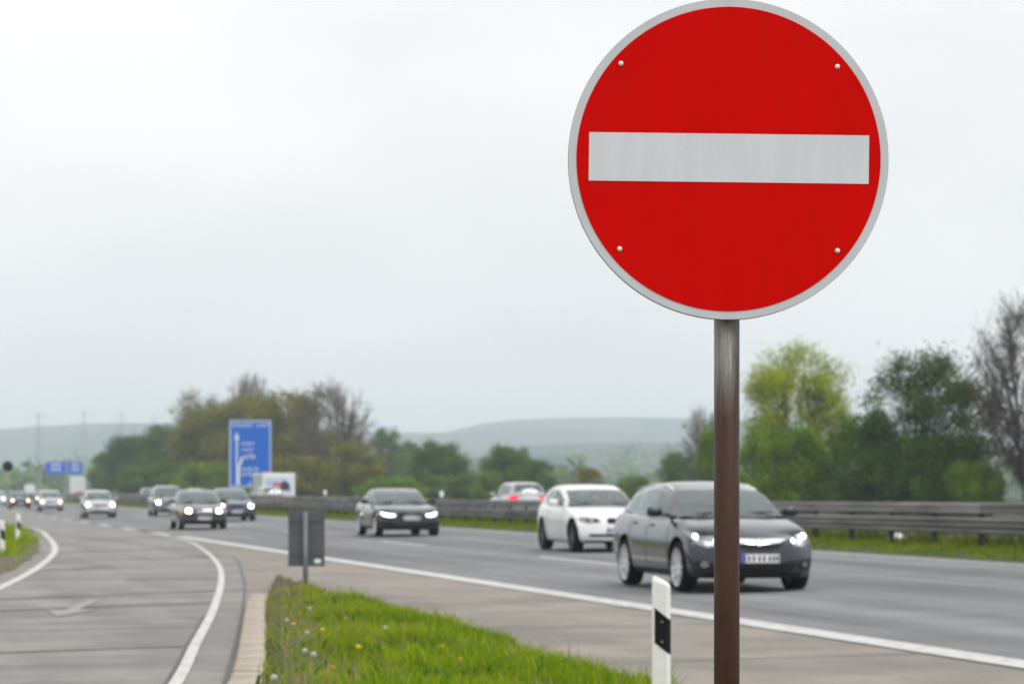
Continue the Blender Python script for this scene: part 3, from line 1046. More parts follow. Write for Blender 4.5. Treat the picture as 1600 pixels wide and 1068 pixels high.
def letter_row(x0, x1, y0, y1, nlet, parent):
    w = (x1 - x0) / nlet
    for q in range(nlet):
        a = x0 + q * w
        kind = q % 3
        w_, h_ = w * 0.8 * kG, gz(y0) - gz(y1)
        if kind == 1:                       # an upright stroke
            pts_ = [(0, 0), (0.35, 0), (0.35, 1), (0, 1)]
        else:                               # strokes joined at the foot or the head
            pts_ = [(0, 0), (1, 0), (1, 0.3), (0.35, 0.3), (0.35, 1), (0, 1)] if kind == 0 else [(0, 0), (0.35, 0), (0.35, 0.7), (1, 0.7), (1, 1), (0, 1)]
        n_ = len(pts_)
        v = [(gx(a) + u_ * w_, -0.008, gz(y1) + t_ * h_) for u_, t_ in pts_] + [(gx(a) + u_ * w_, 0.008, gz(y1) + t_ * h_) for u_, t_ in pts_]
        MB().add(v, [tuple(range(n_)), tuple(range(2 * n_ - 1, n_ - 1, -1))] + [(i, n_ + i, n_ + (i + 1) % n_, (i + 1) % n_) for i in range(n_)]).build('letter', M['sign_white'], parent)
letter_row(364, 396, 661.5, 666.5, 9, gs)
letter_row(402, 421, 661.5, 666.5, 6, gs)
letter_row(378, 398, 690, 695, 6, gs)
letter_row(378, 397, 700, 704, 6, gs)
letter_row(383, 401, 709, 716, 5, gs)
letter_row(378, 405, 730, 735, 7, gs)
letter_row(378, 402, 738, 743, 6, gs)
letter_row(389, 398, 752, 757, 3, gs)
for px in (366, 416):
    MB().box((gx(px), 0.22, gz(720) / 2 - 0.2), (0.22, 0.18, gz(720) + 0.4)).build('post', M['galv'], gs)

# overhead gantry far down the far carriageway
YQ = 545.0
kQ = YQ / FPX
gq = empty('sign_gantry', ((100 - 800) * kQ, YQ, 0.0))
tag(gq, 'far gantry with two blue overhead signs above the distant traffic', 'sign gantry')
def qx(px): return (px - 100) * kQ
def qz(py): return EYE + (HOR - py) * kQ
for a, c in ((71, 103), (106, 128.5)):
    p_ = MB().box(((qx(a) + qx(c)) / 2, 0, (qz(721) + qz(740)) / 2), (qx(c) - qx(a), 0.12, qz(721) - qz(740)), bev=0.03).build('panel', M['sign_blue'], gq)
    for rr in range(2):
        for q in range(3):
            MB().box((qx(a + (c - a) * (0.35 + 0.17 * q)), -0.075, qz(726 + rr * 7)), ((c - a) * 0.11 * kQ, 0.02, 3.4 * kQ)).build('letter', M['sign_white'], p_)
MB().box((qx(100), 0.35, qz(731)), (qx(138) - qx(62), 0.35, 0.4)).build('beam', M['galv'], gq)
for px in (62, 138):
    MB().box((qx(px), 0.35, qz(729) / 2), (0.35, 0.35, qz(729))).build('post', M['galv'], gq)

# round sign on a post seen from behind, far left
YO = 205.0
kO = YO / FPX
ro = empty('roadside_sign', ((12 - 800) * kO, YO, 0.0))
tag(ro, 'dark back of a small round road sign high at the left edge', 'road sign')
MB().tube([(0, 0, -0.2), (0, 0, EYE + 46 * kO)], 0.03, 10).build('post', M['galv'], ro, True)
o = MB().lathe([(0.0001, 0.0), (0.40, 0.0), (0.41, 0.01), (0.40, 0.02), (0.0001, 0.02)], 'y', 32).build('panel', M['black'], ro)
o.location = (0, -0.05, EYE + 40 * kO)

# ------------------------------------------------------------------ cars
def smooth_profile(pts, ds):
    xs_, zs_ = zip(*pts)
    return np.interp(ds, xs_, zs_)

def eval_mesh(ob):
    deps = bpy.context.evaluated_depsgraph_get()
    return bpy.data.meshes.new_from_object(ob.evaluated_get(deps))

def make_body(P, m_):
    L, W = P['L'], P['W']
    hw = W / 2
    wp = P.get('plan', [(0, 0.90), (0.2, 0.945), (0.6, 0.985), (1.3, 1.0), (L - 1.3, 1.0), (L - 0.45, 0.965), (L, 0.91)])
    zbp = P.get('zb', [(0, 0.21), (0.3, 0.19), (1.0, 0.19), (L - 0.7, 0.20), (L - 0.3, 0.25), (L, 0.30)])
    ds = sorted(set([0, 0.10, 0.24, 0.45, 0.7, P['fo'], P['dc'] - 0.12, P['dc'] + 0.1] + list(np.linspace(P['dc'] + 0.4, L - 0.75, 6)) + [L - 0.45, L - 0.22, L - 0.08, L]))
    yvs = [-1, -0.9, -0.62, -0.25, 0.25, 0.62, 0.9, 1]
    zvs = [0, 0.10, 0.32, 0.56, 0.76, 0.90, 1]
    side = P.get('side', [0.90, 0.965, 0.995, 1.0, 0.99, 0.965, 0.90])
    rakef = P.get('rakef', [0.07, 0.01, 0.0, 0.03, 0.07, 0.13, 0.22])
    raker = P.get('raker', [0.10, 0.02, 0.0, 0.02, 0.05, 0.07, 0.09])
    bow_f, bow_r = P.get('bowf', 0.30), P.get('bowr', 0.16)
    idx, vs = {}, []
    nx, ny, nz = len(ds), len(yvs), len(zvs)
    def vert(i, j, k):
        key = (i, j, k)
        if key in idx: return idx[key]
        d0, yv, zv = ds[i], yvs[j], zvs[k]
        ef = max(0, 1 - d0 / 0.85) ** 2
        er = max(0, 1 - (L - d0) / 0.6) ** 2
        d = d0 + ef * (bow_f * abs(yv) ** 2.3 + rakef[k]) - er * (bow_r * abs(yv) ** 2.5 + raker[k])
        h_ = hw * np.interp(d0, *zip(*wp))
        zt = np.interp(d0, *zip(*P['deck'])) - (0.055 if d0 < P['dc'] + 0.1 else 0.02) * abs(yv) ** 2
        zb = np.interp(d0, *zip(*zbp))
        idx[key] = len(vs)
        vs.append((L / 2 - d, yv * h_ * side[k], zb + (zt - zb) * zv))
        return idx[key]
    fs = []
    for i in range(nx - 1):
        for j in range(ny - 1):
            for k in (0, nz - 1):
                fs.append((vert(i, j, k), vert(i + 1, j, k), vert(i + 1, j + 1, k), vert(i, j + 1, k)))
        for k in range(nz - 1):
            for j in (0, ny - 1):
                fs.append((vert(i, j, k), vert(i + 1, j, k), vert(i + 1, j, k + 1), vert(i, j, k + 1)))
    for j in range(ny - 1):
        for k in range(nz - 1):
            for i in (0, nx - 1):
                fs.append((vert(i, j, k), vert(i, j + 1, k), vert(i, j + 1, k + 1), vert(i, j, k + 1)))
    tmp = MB().add(vs, fs).build('tmp_body', m_)
    ss = tmp.modifiers.new('s', 'SUBSURF')
    ss.levels = ss.render_levels = 2
    cuts = []
    for dx in (P['fo'], P['fo'] + P['wb']):
        for sgn in (-1, 1):
            c = MB().lathe([(0.0001, -0.32), (P['wr'] + 0.055, -0.32), (P['wr'] + 0.055, 0.32), (0.0001, 0.32)], 'y', 40).build('tmp_cut', m_)
            c.location = (L / 2 - dx, sgn * (hw - 0.06), P['wr'] + 0.02)
            bo = tmp.modifiers.new('b', 'BOOLEAN')
            bo.operation = 'DIFFERENCE'
            bo.solver = 'EXACT'
            bo.object = c
            cuts.append(c)
    bpy.context.view_layer.update()
    me = eval_mesh(tmp)
    for o in cuts + [tmp]:
        bpy.data.objects.remove(o)
    me.materials.clear()
    me.materials.append(m_)
    me.materials.append(M['well'])
    for p in me.polygons:
        c = p.center
        p.use_smooth = True
        for dx in (P['fo'], P['fo'] + P['wb']):
            ax = L / 2 - dx
            r = math.hypot(c.x - ax, c.z - P['wr'] - 0.02)
            flat = abs(abs(p.normal.y) - 1) < 1e-3 and abs(c.y) < hw - 0.3
            if r < P['wr'] + 0.06 and (r > P['wr'] + 0.05 or flat) and abs(c.y) > 0.3:
                p.material_index = 1
                p.use_smooth = False
        if c.z < 0.26 and p.normal.z < -0.8:
            p.material_index = 1
    return me

def make_cabin(P):
    """the glasshouse: returns (verts, paint faces, {window name: [faces]})"""
    L, W = P['L'], P['W']
    prof = P['cabin']            # (d, z) from cowl over the roof to the tail
    kA, kB_ = P['kw'], P['kr']   # index of windscreen top, index of roof end in prof
    brk = set()
    for a, b_ in P['windows']:
        brk.add(a); brk.add(b_)
    pts = catmull([Vector((d, z, 0)) for d, z in prof], 8)
    px_, pz_ = [p.x for p in pts], [p.y for p in pts]
    d0, d1 = prof[0][0], prof[-1][0]
    dwt, dre = prof[kA][0], prof[kB_][0]
    ds = sorted(set([round(x, 4) for x in list(np.linspace(d0, dwt, 7)) + list(np.linspace(dwt, dre, 9)) + list(np.linspace(dre, d1, 6)) + list(brk)]))
    ds = [d for i, d in enumerate(ds) if i == 0 or d - ds[i - 1] > 0.015 or d in brk]
    vs, rows = [], []
    for d in ds:
        zt = np.interp(d, px_, pz_)
        zb = np.interp(d, *zip(*P['deck'])) - 0.035
        if d > P.get('belt_end', 99): zb = np.interp(P['belt_end'], *zip(*P['deck'])) - 0.035
        h = max(zt - zb, 0.02)
        full = P['H'] - zb
        wbelt = W / 2 * 0.905 * np.interp(d, [d0, d0 + 0.6, d0 + 1.5, L], [0.93, 1.0, 1.0, P.get('taper', 0.88)])
        wr = wbelt - P.get('tumble', 0.30) * h
        edge = min(0.07, h * 0.25)
        half = [(wbelt, zb), (wbelt - 0.008, zb + h * 0.16),
                (wbelt - (wbelt - wr) * 0.40, zb + h * 0.5), (wbelt - (wbelt - wr) * 0.78, zb + h - edge * 1.55), (wr, zb + h - edge * 0.85),
                (wr - edge * 0.8, zb + h - edge * 0.3), (wr * 0.62, zb + h - edge * 0.06), (wr * 0.3, zb + h), (0, zb + h + 0.004)]
        ews = max(0, 1 - (d - d0) / (dwt - d0 + 0.5))
        ewr = max(0, 1 - (d1 - d) / (d1 - dre + 0.3))
        row = []
        allp = half + [(-y, z) for y, z in reversed(half[:-1])]
        for y, z in allp:
            q = (abs(y) / (W / 2)) ** 2
            dd = d + ews * 0.26 * q - ewr * P.get('rbow', 0.14) * q
            row.append(len(vs))
            vs.append((L / 2 - dd, y, z))
        rows.append(row)
    n_ = len(rows[0])                      # 17
    body, wins = [], {}
    for i in range(len(ds) - 1):
        da, db = ds[i], ds[i + 1]
        mid = (da + db) / 2
        for k in range(n_ - 1):
            f = (rows[i][k], rows[i + 1][k], rows[i + 1][k + 1], rows[i][k + 1])
            kk = min(k, n_ - 2 - k)        # 0..7 from the belt up
            sgn = 1 if k < n_ // 2 else -1
            nm = None
            if mid < dwt - 0.03 and kk >= 5: nm = 'windscreen'
            elif mid > dre + 0.02 and kk >= 5 and mid < d1 - P.get('rear_gap', 0.05): nm = 'rear_window'
            elif kk in (1, 2):
                for q, (a, b_) in enumerate(P['windows']):
                    if a - 1e-6 <= mid <= b_ + 1e-6: nm = 'side_window_%d_%d' % (q, sgn)
            if nm: wins.setdefault(nm, []).append(f)
            else: body.append(f)
    # close the tail
    body.append(tuple(rows[-1]))
    return vs, body, wins

def sub_mesh(vs, fs):
    used = sorted({i for f in fs for i in f})
    mp_ = {u: k for k, u in enumerate(used)}
    return [vs[u] for u in used], [tuple(mp_[i] for i in f) for f in fs]

def project(bvh, outline, axis, sgn=1, off=0.008, cuts=3):
    """lay a flat outline onto the body: axis 'x' seen from front/rear, 'y' from the side"""
    bm = bmesh.new()
    vs = [bm.verts.new((a, b_, 0)) for a, b_ in outline]
    f = bm.faces.new(vs)
    bmesh.ops.triangulate(bm, faces=[f])
    bmesh.ops.subdivide_edges(bm, edges=bm.edges[:], cuts=cuts, use_grid_fill=True)
    bm.verts.index_update()
    out, last = [], None
    for v in bm.verts:
        if axis == 'x':
            o_, dr = Vector((sgn * 6, v.co.x, v.co.y)), Vector((-sgn, 0, 0))
        else:
            o_, dr = Vector((v.co.x, sgn * 3, v.co.y)), Vector((0, -sgn, 0))
        hit, nrm, _, _ = bvh.ray_cast(o_, dr)
        if hit is None:
            hit, nrm = (last or o_ + dr * 4), -dr
        else:
            last = hit
        out.append(hit - dr * off * 0.4 + nrm * off * 0.6)
    fs = [[v.index for v in fc.verts] for fc in bm.faces]
    bm.free()
    return out, fs

def wheel_meshes(r, w, style, nsp):
    ty = MB().lathe([(r * 0.73, -w * 0.42), (r * 0.78, -w * 0.5), (r * 0.93, -w * 0.5), (r * 0.99, -w * 0.36), (r, 0), (r * 0.99, w * 0.36), (r * 0.93, w * 0.5), (r * 0.78, w * 0.5), (r * 0.73, w * 0.42)], 'y', 32)
    ri = MB().lathe([(r * 0.765, w * 0.49), (r * 0.73, w * 0.47), (r * 0.70, w * 0.2), (r * 0.69, -w * 0.4)], 'y', 32)
    ri.lathe([(0.0001, w * 0.40), (r * 0.16, w * 0.40), (r * 0.18, w * 0.30)], 'y', 16)
    for k in range(nsp):
        an = 2 * math.pi * k / nsp
        R = Matrix.Rotation(an, 3, 'Y')
        for dq in ((-0.16, 0.16) if style == 'double' else (0.0,)):
            v0 = [R @ Vector((x * r, y, z)) for (x, z, y) in []]
            a = Vector((r * 0.10, 0, dq * r * 0.5))
            b_ = Vector((r * 0.72, 0, dq * r))
            t = (b_ - a).normalized()
            sd = Vector((-t.z, 0, t.x)) * r * (0.055 if style == 'double' else 0.10)
            q = [a - sd, a + sd, b_ + sd * 1.1, b_ - sd * 1.1]
            vs = [R @ (p + Vector((0, w * 0.40, 0))) for p in q[:2]] + [R @ (p + Vector((0, w * 0.44, 0))) for p in q[2:]]
            vs += [R @ (p + Vector((0, w * 0.28, 0))) for p in q]
            ri.add(vs, [(0, 1, 2, 3), (4, 7, 6, 5), (0, 4, 5, 1), (1, 5, 6, 2), (2, 6, 7, 3), (3, 7, 4, 0)])
    hubm = MB().lathe([(0.0001, w * 0.02), (r * 0.69, w * 0.02)], 'y', 24)
    return ty, ri, hubm

def mirror_poly(poly): return [(-a, b_) for a, b_ in poly]

def car(name, label, cat, P, paint_m, s, d, zroad, away=False, front=(), rear=(), extra=None, group=None, rim=None, yaw=0.0, dark_glass=None):
    base = rd(s, d, zroad)
    # the car's +x is its nose; traffic on the near side comes towards the camera
    rz = math.atan2(U.y, U.x) + (0 if away else math.pi) + yaw
    t = empty(name, base, rz)
    tag(t, label, cat, group)
    L, W = P['L'], P['W']
    me = make_body(P, paint_m)
    link('body', me, t)
    bvh = BVHTree.FromPolygons([v.co for v in me.vertices], [tuple(p.vertices) for p in me.polygons])
    vs, bf, wins = make_cabin(P)
    cb = MB().add(vs, bf).build('cabin', paint_m, t, True, fix=False)
    sub_bvh = BVHTree.FromPolygons([Vector(v) for v in vs], bf)
    for nm, fs in wins.items():
        v2, f2 = sub_mesh(vs, fs)
        base_nm = nm if not nm.startswith('side') else 'side_window'
        MB().add(v2, f2).build(base_nm, M['windscreen'] if nm in ('windscreen',) else M['side_glass'], t, True, fix=False)
    # cabin inside: floor at belt height, dashboard, seats
    dk = lambda dd: float(np.interp(dd, *zip(*P['deck'])))
    dc, de = P['cabin'][0][0], P['cabin'][-1][0]
    inn = MB()
    wi = W * 0.405
    q = [dc + 0.12, dc + 0.6, (dc + de) / 2, de - 0.35]
    for a, b_ in zip(q, q[1:]):
        inn.add([(L / 2 - a, -wi, dk(a) + 0.004), (L / 2 - a, wi, dk(a) + 0.004), (L / 2 - b_, wi, dk(b_) + 0.004), (L / 2 - b_, -wi, dk(b_) + 0.004)], [(0, 1, 2, 3)])
    it = inn.build('interior', M['interior'], t, fix=False)
    for row, sd in ((dc + 1.25, (-0.36, 0.36)), (dc + 2.05, (-0.36, 0.36))):
        if row > de - 0.5: continue
        for y in sd:
            zb = dk(row)
            MB().box((L / 2 - row, y, zb + 0.03), (0.12, 0.42, 0.16), bev=0.03).box((L / 2 - row - 0.03, y, zb + 0.20), (0.09, 0.24, 0.17), bev=0.03).build('seat', M['interior'], it, True)
    # wheels
    ty, ri, hub = wheel_meshes(P['wr'], P.get('tw', 0.215), P.get('spokes', 'double'), P.get('nsp', 5))
    wm = wheels = None
    for dx in (P['fo'], P['fo'] + P['wb']):
        for sgn in (1, -1):
            if wm is None:
                o = ty.build('wheel', M['rubber'], t, True)
                r_o = ri.build('rim', M[rim or 'rim'], o)
                h_o = hub.build('brake_disc', M['dark_rim'], o)
                wm = (o.data, r_o.data, h_o.data)
            else:
                o = link('wheel', wm[0], t)
                r_o = link('rim', wm[1], o)
                h_o = link('brake_disc', wm[2], o)
            o.location = (L / 2 - dx, sgn * (W / 2 - 0.125), P['wr'])
            o.rotation_euler = (0, 0.4 * dx, 0 if sgn > 0 else math.pi)
    # details laid onto the body
    for side_, items in ((1, front), (-1, rear)):
        for it_ in items:
            nm, poly, m_ = it_[0], it_[1], it_[2]
            opt = it_[3] if len(it_) > 3 else {}
            for mir in ((False, True) if opt.get('mirror') else (False,)):
                pl = mirror_poly(poly) if mir else poly
                v_, f_ = project(bvh, pl, 'x', side_, opt.get('off', 0.008), opt.get('cuts', 7))
                po = MB().add(v_, f_).build(nm, m_, t, True, fix=False)
                for kid in opt.get('kids', ()):
                    kp = mirror_poly(kid[1]) if mir else kid[1]
                    v_, f_ = project(bvh, kp, 'x', side_, kid[3] if len(kid) > 3 else opt.get('off', 0.008) + 0.008, 2)
                    MB().add(v_, f_).build(kid[0], kid[2], po, True, fix=False)
    # number plate
    for side_, zc in ((1, P.get('pz', 0.47)), (-1, P.get('prz', 0.6))):
        hit = bvh.ray_cast(Vector((side_ * 6, 0, zc)), Vector((-side_, 0, 0)))[0]
        if hit is None: continue
        pl = MB().box((hit.x + side_ * 0.022, 0, zc), (0.012, 0.52, 0.115), bev=0.003).build('number_plate', M['plate'], t)
        MB().box((hit.x + side_ * 0.030, -side_ * 0.235, zc), (0.006, 0.045, 0.108)).build('blue_strip', M['plate_blue'], pl)
        ink = MB()
        for yk in (-0.165, -0.10, -0.02, 0.045, 0.125, 0.18, 0.23):
            ink.box((hit.x + side_ * 0.0295, side_ * yk, zc), (0.005, 0.03, 0.072))
        ink.build('plate_marks', M['plate_ink'], pl)
    # side seams, handles, mirrors
    if not P.get('far'):
        for sgn in (1, -1):
            for dd in P.get('doors', ()):
                x = L / 2 - dd
                v_, f_ = project(bvh, [(x - 0.008, 0.30), (x + 0.008, 0.30), (x + 0.008, dk(dd) - 0.05), (x - 0.008, dk(dd) - 0.05)], 'y', sgn, 0.005, 7)
                MB().add(v_, f_).build('door_seam', M['black'], t, fix=False)
            for dd in P.get('handles', ()):
                x = L / 2 - dd
                hit = bvh.ray_cast(Vector((x, sgn * 3, dk(dd) - 0.12)), Vector((0, -sgn, 0)))[0]
                if hit:
                    MB().box((x, hit.y + sgn * 0.012, dk(dd) - 0.12), (0.17, 0.03, 0.026), bev=0.008).build('door_handle', paint_m, t, True)
            v_, f_ = project(bvh, [(L / 2 - P['fo'] - 0.42, 0.24), (L / 2 - P['fo'] - P['wb'] + 0.42, 0.24), (L / 2 - P['fo'] - P['wb'] + 0.42, 0.29), (L / 2 - P['fo'] - 0.42, 0.29)], 'y', sgn, 0.004, 3)
            MB().add(v_, f_).build('sill', M['black'] if not P.get('sill_paint') else paint_m, t, fix=False)
    for sgn in (1, -1):
        dm = dc + P.get('mir', 0.62)
        zb = dk(dm)
        mo = MB()
        mo.box((L / 2 - dm, sgn * (W / 2 + 0.075), zb + 0.075), (0.11, 0.22, 0.14), bev=0.045)
        mm_ = mo.build('mirror', P.get('mirror_mat') or paint_m, t, True)
        MB().box((L / 2 - dm + 0.01, sgn * (W / 2 - 0.06), zb + 0.03), (0.07, 0.14, 0.035), bev=0.01).build('mirror_arm', M['black'], mm_)
    # wipers and cowl
    cw = MB()
    for y0, y1 in ((-0.55, 0.02), (0.0, 0.58)):
        cw.tube([(L / 2 - dc - 0.10, y0, dk(dc) + 0.035), (L / 2 - dc - 0.16, y1, dk(dc) + 0.06)], 0.009, 6)
    cw.build('wiper', M['black'], t)
    if extra: extra(t, bvh, P)
    return t

def rect(y0, y1, z0, z1): return [(y0, z0), (y1, z0), (y1, z1), (y0, z1)]
def oval(yc, zc, ry, rz_, n_=14): return [(yc + ry * math.cos(2 * math.pi * k / n_), zc + rz_ * math.sin(2 * math.pi * k / n_)) for k in range(n_)]

# dark grey estate car ------------------------------------------------------
ESTATE = dict(L=4.70, W=1.82, H=1.50, fo=0.94, wb=2.69, wr=0.335, tw=0.225, nsp=5, spokes='double', tumble=0.38, taper=0.80, side=[0.90, 0.965, 0.995, 1.0, 0.985, 0.94, 0.875],
    deck=[(0, 0.80), (0.25, 0.85), (0.6, 0.93), (1.12, 1.02), (1.4, 1.0), (3.0, 1.03), (4.2, 1.08), (4.70, 1.06)], dc=1.10,
    cabin=[(1.10, 1.01), (1.5, 1.215), (1.96, 1.385), (2.35, 1.465), (2.75, 1.498), (3.4, 1.475), (4.05, 1.405), (4.30, 1.34), (4.62, 1.08)], kw=2, kr=6,
    windows=[(1.52, 2.42), (2.50, 3.30), (3.40, 4.12)], doors=(1.40, 2.46, 3.36), handles=(2.28, 3.18), pz=0.465, prz=0.75, rear_gap=0.08,
    rakef=[0.06, 0.015, 0.0, 0.025, 0.06, 0.13, 0.25], bowf=0.36)
def estate_extra(t, bvh, P):
    L = P['L']
    for sgn in (1, -1):
        MB().tube([(L / 2 - 2.1, sgn * 0.60, 1.385), (L / 2 - 2.4, sgn * 0.585, 1.445), (L / 2 - 3.3, sgn * 0.56, 1.462), (L / 2 - 4.0, sgn * 0.545, 1.395), (L / 2 - 4.15, sgn * 0.545, 1.35)], 0.013, 8).build('roof_rail', M['chrome'], t, True)
    for sgn in (1, -1):
        pts_ = []
        for dd in np.linspace(1.55, 4.15, 9):
            zz_ = float(np.interp(dd, *zip(*P['deck']))) - 0.045
            h_ = bvh.ray_cast(Vector((L / 2 - dd, sgn * 3, zz_)), Vector((0, -sgn, 0)))[0]
            if h_: pts_.append((h_.x, h_.y + sgn * 0.002, h_.z))
        MB().tube(pts_, 0.010, 6).build('shoulder_glint', M['chrome'], t, True)  # bright tube added to stand in for the sky's reflection along the shoulder
    hit = bvh.ray_cast(Vector((6, 0, 0.68)), Vector((-1, 0, 0)))[0]
    em = MB()
    em.lathe([(0.042, -0.006), (0.055, -0.006), (0.055, 0.012), (0.042, 0.012)], 'x', 24)
    em.add([(0.006, -0.06, -0.006), (0.006, 0.0, 0.010), (0.006, 0.0, 0.002), (0.006, 0.06, 0.006), (0.006, 0.0, -0.012), (0.006, 0.0, -0.002)], [(0, 1, 2, 5), (2, 3, 4, 5)])
    o = em.build('emblem', M['rim'], t)
    o.location = (hit.x + 0.034, 0, 0.685)
M['paint_estate'] = paint('dark grey metallic paint', (0.022, 0.026, 0.038), 0.65, 0.24)
est_front = [
    ('grille', [(-0.41, 0.71), (-0.30, 0.61), (-0.15, 0.575), (0.15, 0.575), (0.30, 0.61), (0.41, 0.71)], M['black'], dict(off=0.006)),
    ('chrome_bar', [(-0.43, 0.715), (-0.30, 0.665), (0.0, 0.645), (0.30, 0.665), (0.43, 0.715), (0.30, 0.722), (0.0, 0.715), (-0.30, 0.722)], M['chrome'], dict(off=0.022)),
    ('headlight', [(0.46, 0.70), (0.52, 0.62), (0.66, 0.60), (0.78, 0.66), (0.845, 0.76), (0.85, 0.83), (0.76, 0.80), (0.60, 0.755), (0.47, 0.735)], M['lens'],
        dict(mirror=True, off=0.010, kids=[('bulb', oval(0.755, 0.75, 0.040, 0.036), M['lit_estate']), ('bulb', oval(0.535, 0.69, 0.028, 0.027), M['lit_estate']), ('reflector', [(0.56, 0.63), (0.67, 0.625), (0.69, 0.68), (0.58, 0.68)], M['chrome'])])),
    ('lower_intake', [(-0.52, 0.395), (-0.47, 0.30), (-0.25, 0.275), (0.25, 0.275), (0.47, 0.30), (0.52, 0.395)], M['black'], dict(off=0.014)),
    ('fog_light', [(0.60, 0.36), (0.63, 0.31), (0.76, 0.33), (0.80, 0.40), (0.76, 0.44), (0.66, 0.42)], M['black'], dict(mirror=True, kids=[('fog_lens', oval(0.70, 0.385, 0.055, 0.042), M['lens'])])),
    ('front_lip', [(-0.72, 0.235), (-0.6, 0.212), (0.6, 0.212), (0.72, 0.235), (0.6, 0.262), (-0.6, 0.262)], M['black'], dict(off=0.010)),
]
est_rear = [('tail_light', [(0.50, 0.86), (0.80, 0.84), (0.84, 1.02), (0.55, 1.0)], M['red_lens'], dict(mirror=True))]
def sd_at(px, py_ground, dd):
    """road position s at which a point on lane d appears at column px"""
    k = (px - 800) / FPX
    Y = dd / (k * math.cos(TH) + math.sin(TH))
    X = k * Y
    return X * -math.sin(TH) + Y * math.cos(TH)
car('estate_car', 'dark grey estate car with silver wheels passing behind the rusty pole', 'car', ESTATE, M['paint_estate'], sd_at(1108, 0, 11.35), 11.35, road_z(11.35), front=est_front, rear=est_rear, extra=estate_extra, group='cars coming towards the camera')

# white three-door hatchback -------------------------------------------------
HATCH = dict(L=4.24, W=1.75, H=1.42, fo=0.74, wb=2.66, wr=0.325, nsp=5, spokes='double', tumble=0.32,
    deck=[(0, 0.74), (0.25, 0.80), (0.7, 0.89), (1.35, 0.985), (1.6, 0.955), (3.0, 0.99), (3.9, 1.03), (4.24, 1.0)], dc=1.33,
    cabin=[(1.33, 0.975), (1.72, 1.165), (2.12, 1.315), (2.6, 1.415), (3.2, 1.41), (3.72, 1.35), (3.9, 1.28), (4.18, 1.02)], kw=2, kr=5,
    windows=[(1.72, 2.78), (2.86, 3.55)], doors=(1.55, 2.84), handles=(2.66,), pz=0.47, prz=0.72, sill_paint=True,
    rakef=[0.06, 0.015, 0.0, 0.03, 0.06, 0.11, 0.20], bowf=0.34)
M['paint_white'] = paint('white car paint', (0.72, 0.72, 0.72), 0.0, 0.3)
M['paint_white2'] = paint('white van paint', (0.70, 0.71, 0.72), 0.0, 0.4)
hat_front = [
    ('kidney_grille', [(0.03, 0.60), (0.22, 0.60), (0.24, 0.67), (0.20, 0.715), (0.04, 0.715)], M['black'], dict(mirror=True, off=0.010)),
    ('headlight', [(0.36, 0.625), (0.60, 0.60), (0.76, 0.645), (0.80, 0.72), (0.62, 0.725), (0.38, 0.705)], M['lens'], dict(mirror=True, off=0.010, kids=[('lamp_ring', oval(0.45, 0.665, 0.045, 0.035), M['black']), ('lamp_ring', oval(0.60, 0.665, 0.045, 0.037), M['dark_rim'])])),
    ('lower_intake', [(-0.62, 0.385), (-0.58, 0.33), (0.58, 0.33), (0.62, 0.385)], M['black'], dict(off=0.010)),
    ('front_lip', [(-0.72, 0.235), (-0.6, 0.205), (0.6, 0.205), (0.72, 0.235), (0.6, 0.25), (-0.6, 0.25)], M['black'], dict(off=0.010)),
]
hat_rear = [('tail_light', [(0.52, 0.76), (0.78, 0.76), (0.80, 0.92), (0.55, 0.90)], M['red_lens'], dict(mirror=True))]
def sticker(t, bvh, P):
    o = MB().lathe([(0.0001, -0.03), (0.035, -0.02), (0.045, 0.0), (0.035, 0.02), (0.0001, 0.03)], 'x', 12).tube([(0, 0, 0.03), (0, 0, 0.20)], 0.004, 5).build('hanging_tag', mat('yellow tag', (0.55, 0.48, 0.06), 0.6), t, True)
    o.location = (P['L'] / 2 - 2.05, 0.02, 1.14)
car('hatchback', 'white three-door hatchback following in the inner lane', 'car', HATCH, M['paint_white'], sd_at(928, 0, 14.9), 14.9, road_z(14.9), front=hat_front, rear=hat_rear, extra=sticker, group='cars coming towards the camera', rim='dark_rim')

# black coupe ------------------------------------------------------------------
COUPE = dict(L=4.63, W=1.86, H=1.375, fo=0.88, wb=2.75, wr=0.335, nsp=5, tumble=0.36,
    deck=[(0, 0.74), (0.25, 0.79), (0.7, 0.86), (1.45, 0.955), (1.7, 0.92), (3.0, 0.96), (4.0, 1.0), (4.63, 0.96)], dc=1.43,
    cabin=[(1.43, 0.945), (1.85, 1.135), (2.28, 1.28), (2.75, 1.372), (3.2, 1.345), (3.55, 1.26), (4.2, 1.0)], kw=2, kr=4,
    windows=[(1.85, 2.86), (2.92, 3.55)], doors=(1.65, 3.0), handles=(2.85,), pz=0.53, prz=0.7,
    rakef=[0.06, 0.01, 0.0, 0.02, 0.05, 0.12, 0.24], bowf=0.34)
M['paint_black'] = paint('black car paint', (0.010, 0.010, 0.014), 0.5, 0.22)
cou_front = [
    ('grille', [(-0.33, 0.70), (-0.36, 0.60), (-0.30, 0.42), (0.30, 0.42), (0.36, 0.60), (0.33, 0.70)], M['black'], dict(off=0.008)),
    ('headlight', [(0.42, 0.565), (0.60, 0.545), (0.78, 0.58), (0.85, 0.68), (0.80, 0.715), (0.62, 0.66), (0.43, 0.645)], M['lens'], dict(mirror=True, off=0.010, kids=[('daytime_light', [(0.44, 0.58), (0.60, 0.56), (0.75, 0.595), (0.82, 0.675), (0.78, 0.695), (0.62, 0.64), (0.45, 0.63)], M['lit_cool'])])),
    ('side_intake', [(0.50, 0.42), (0.53, 0.32), (0.76, 0.34), (0.80, 0.42)], M['black'], dict(mirror=True)),
]
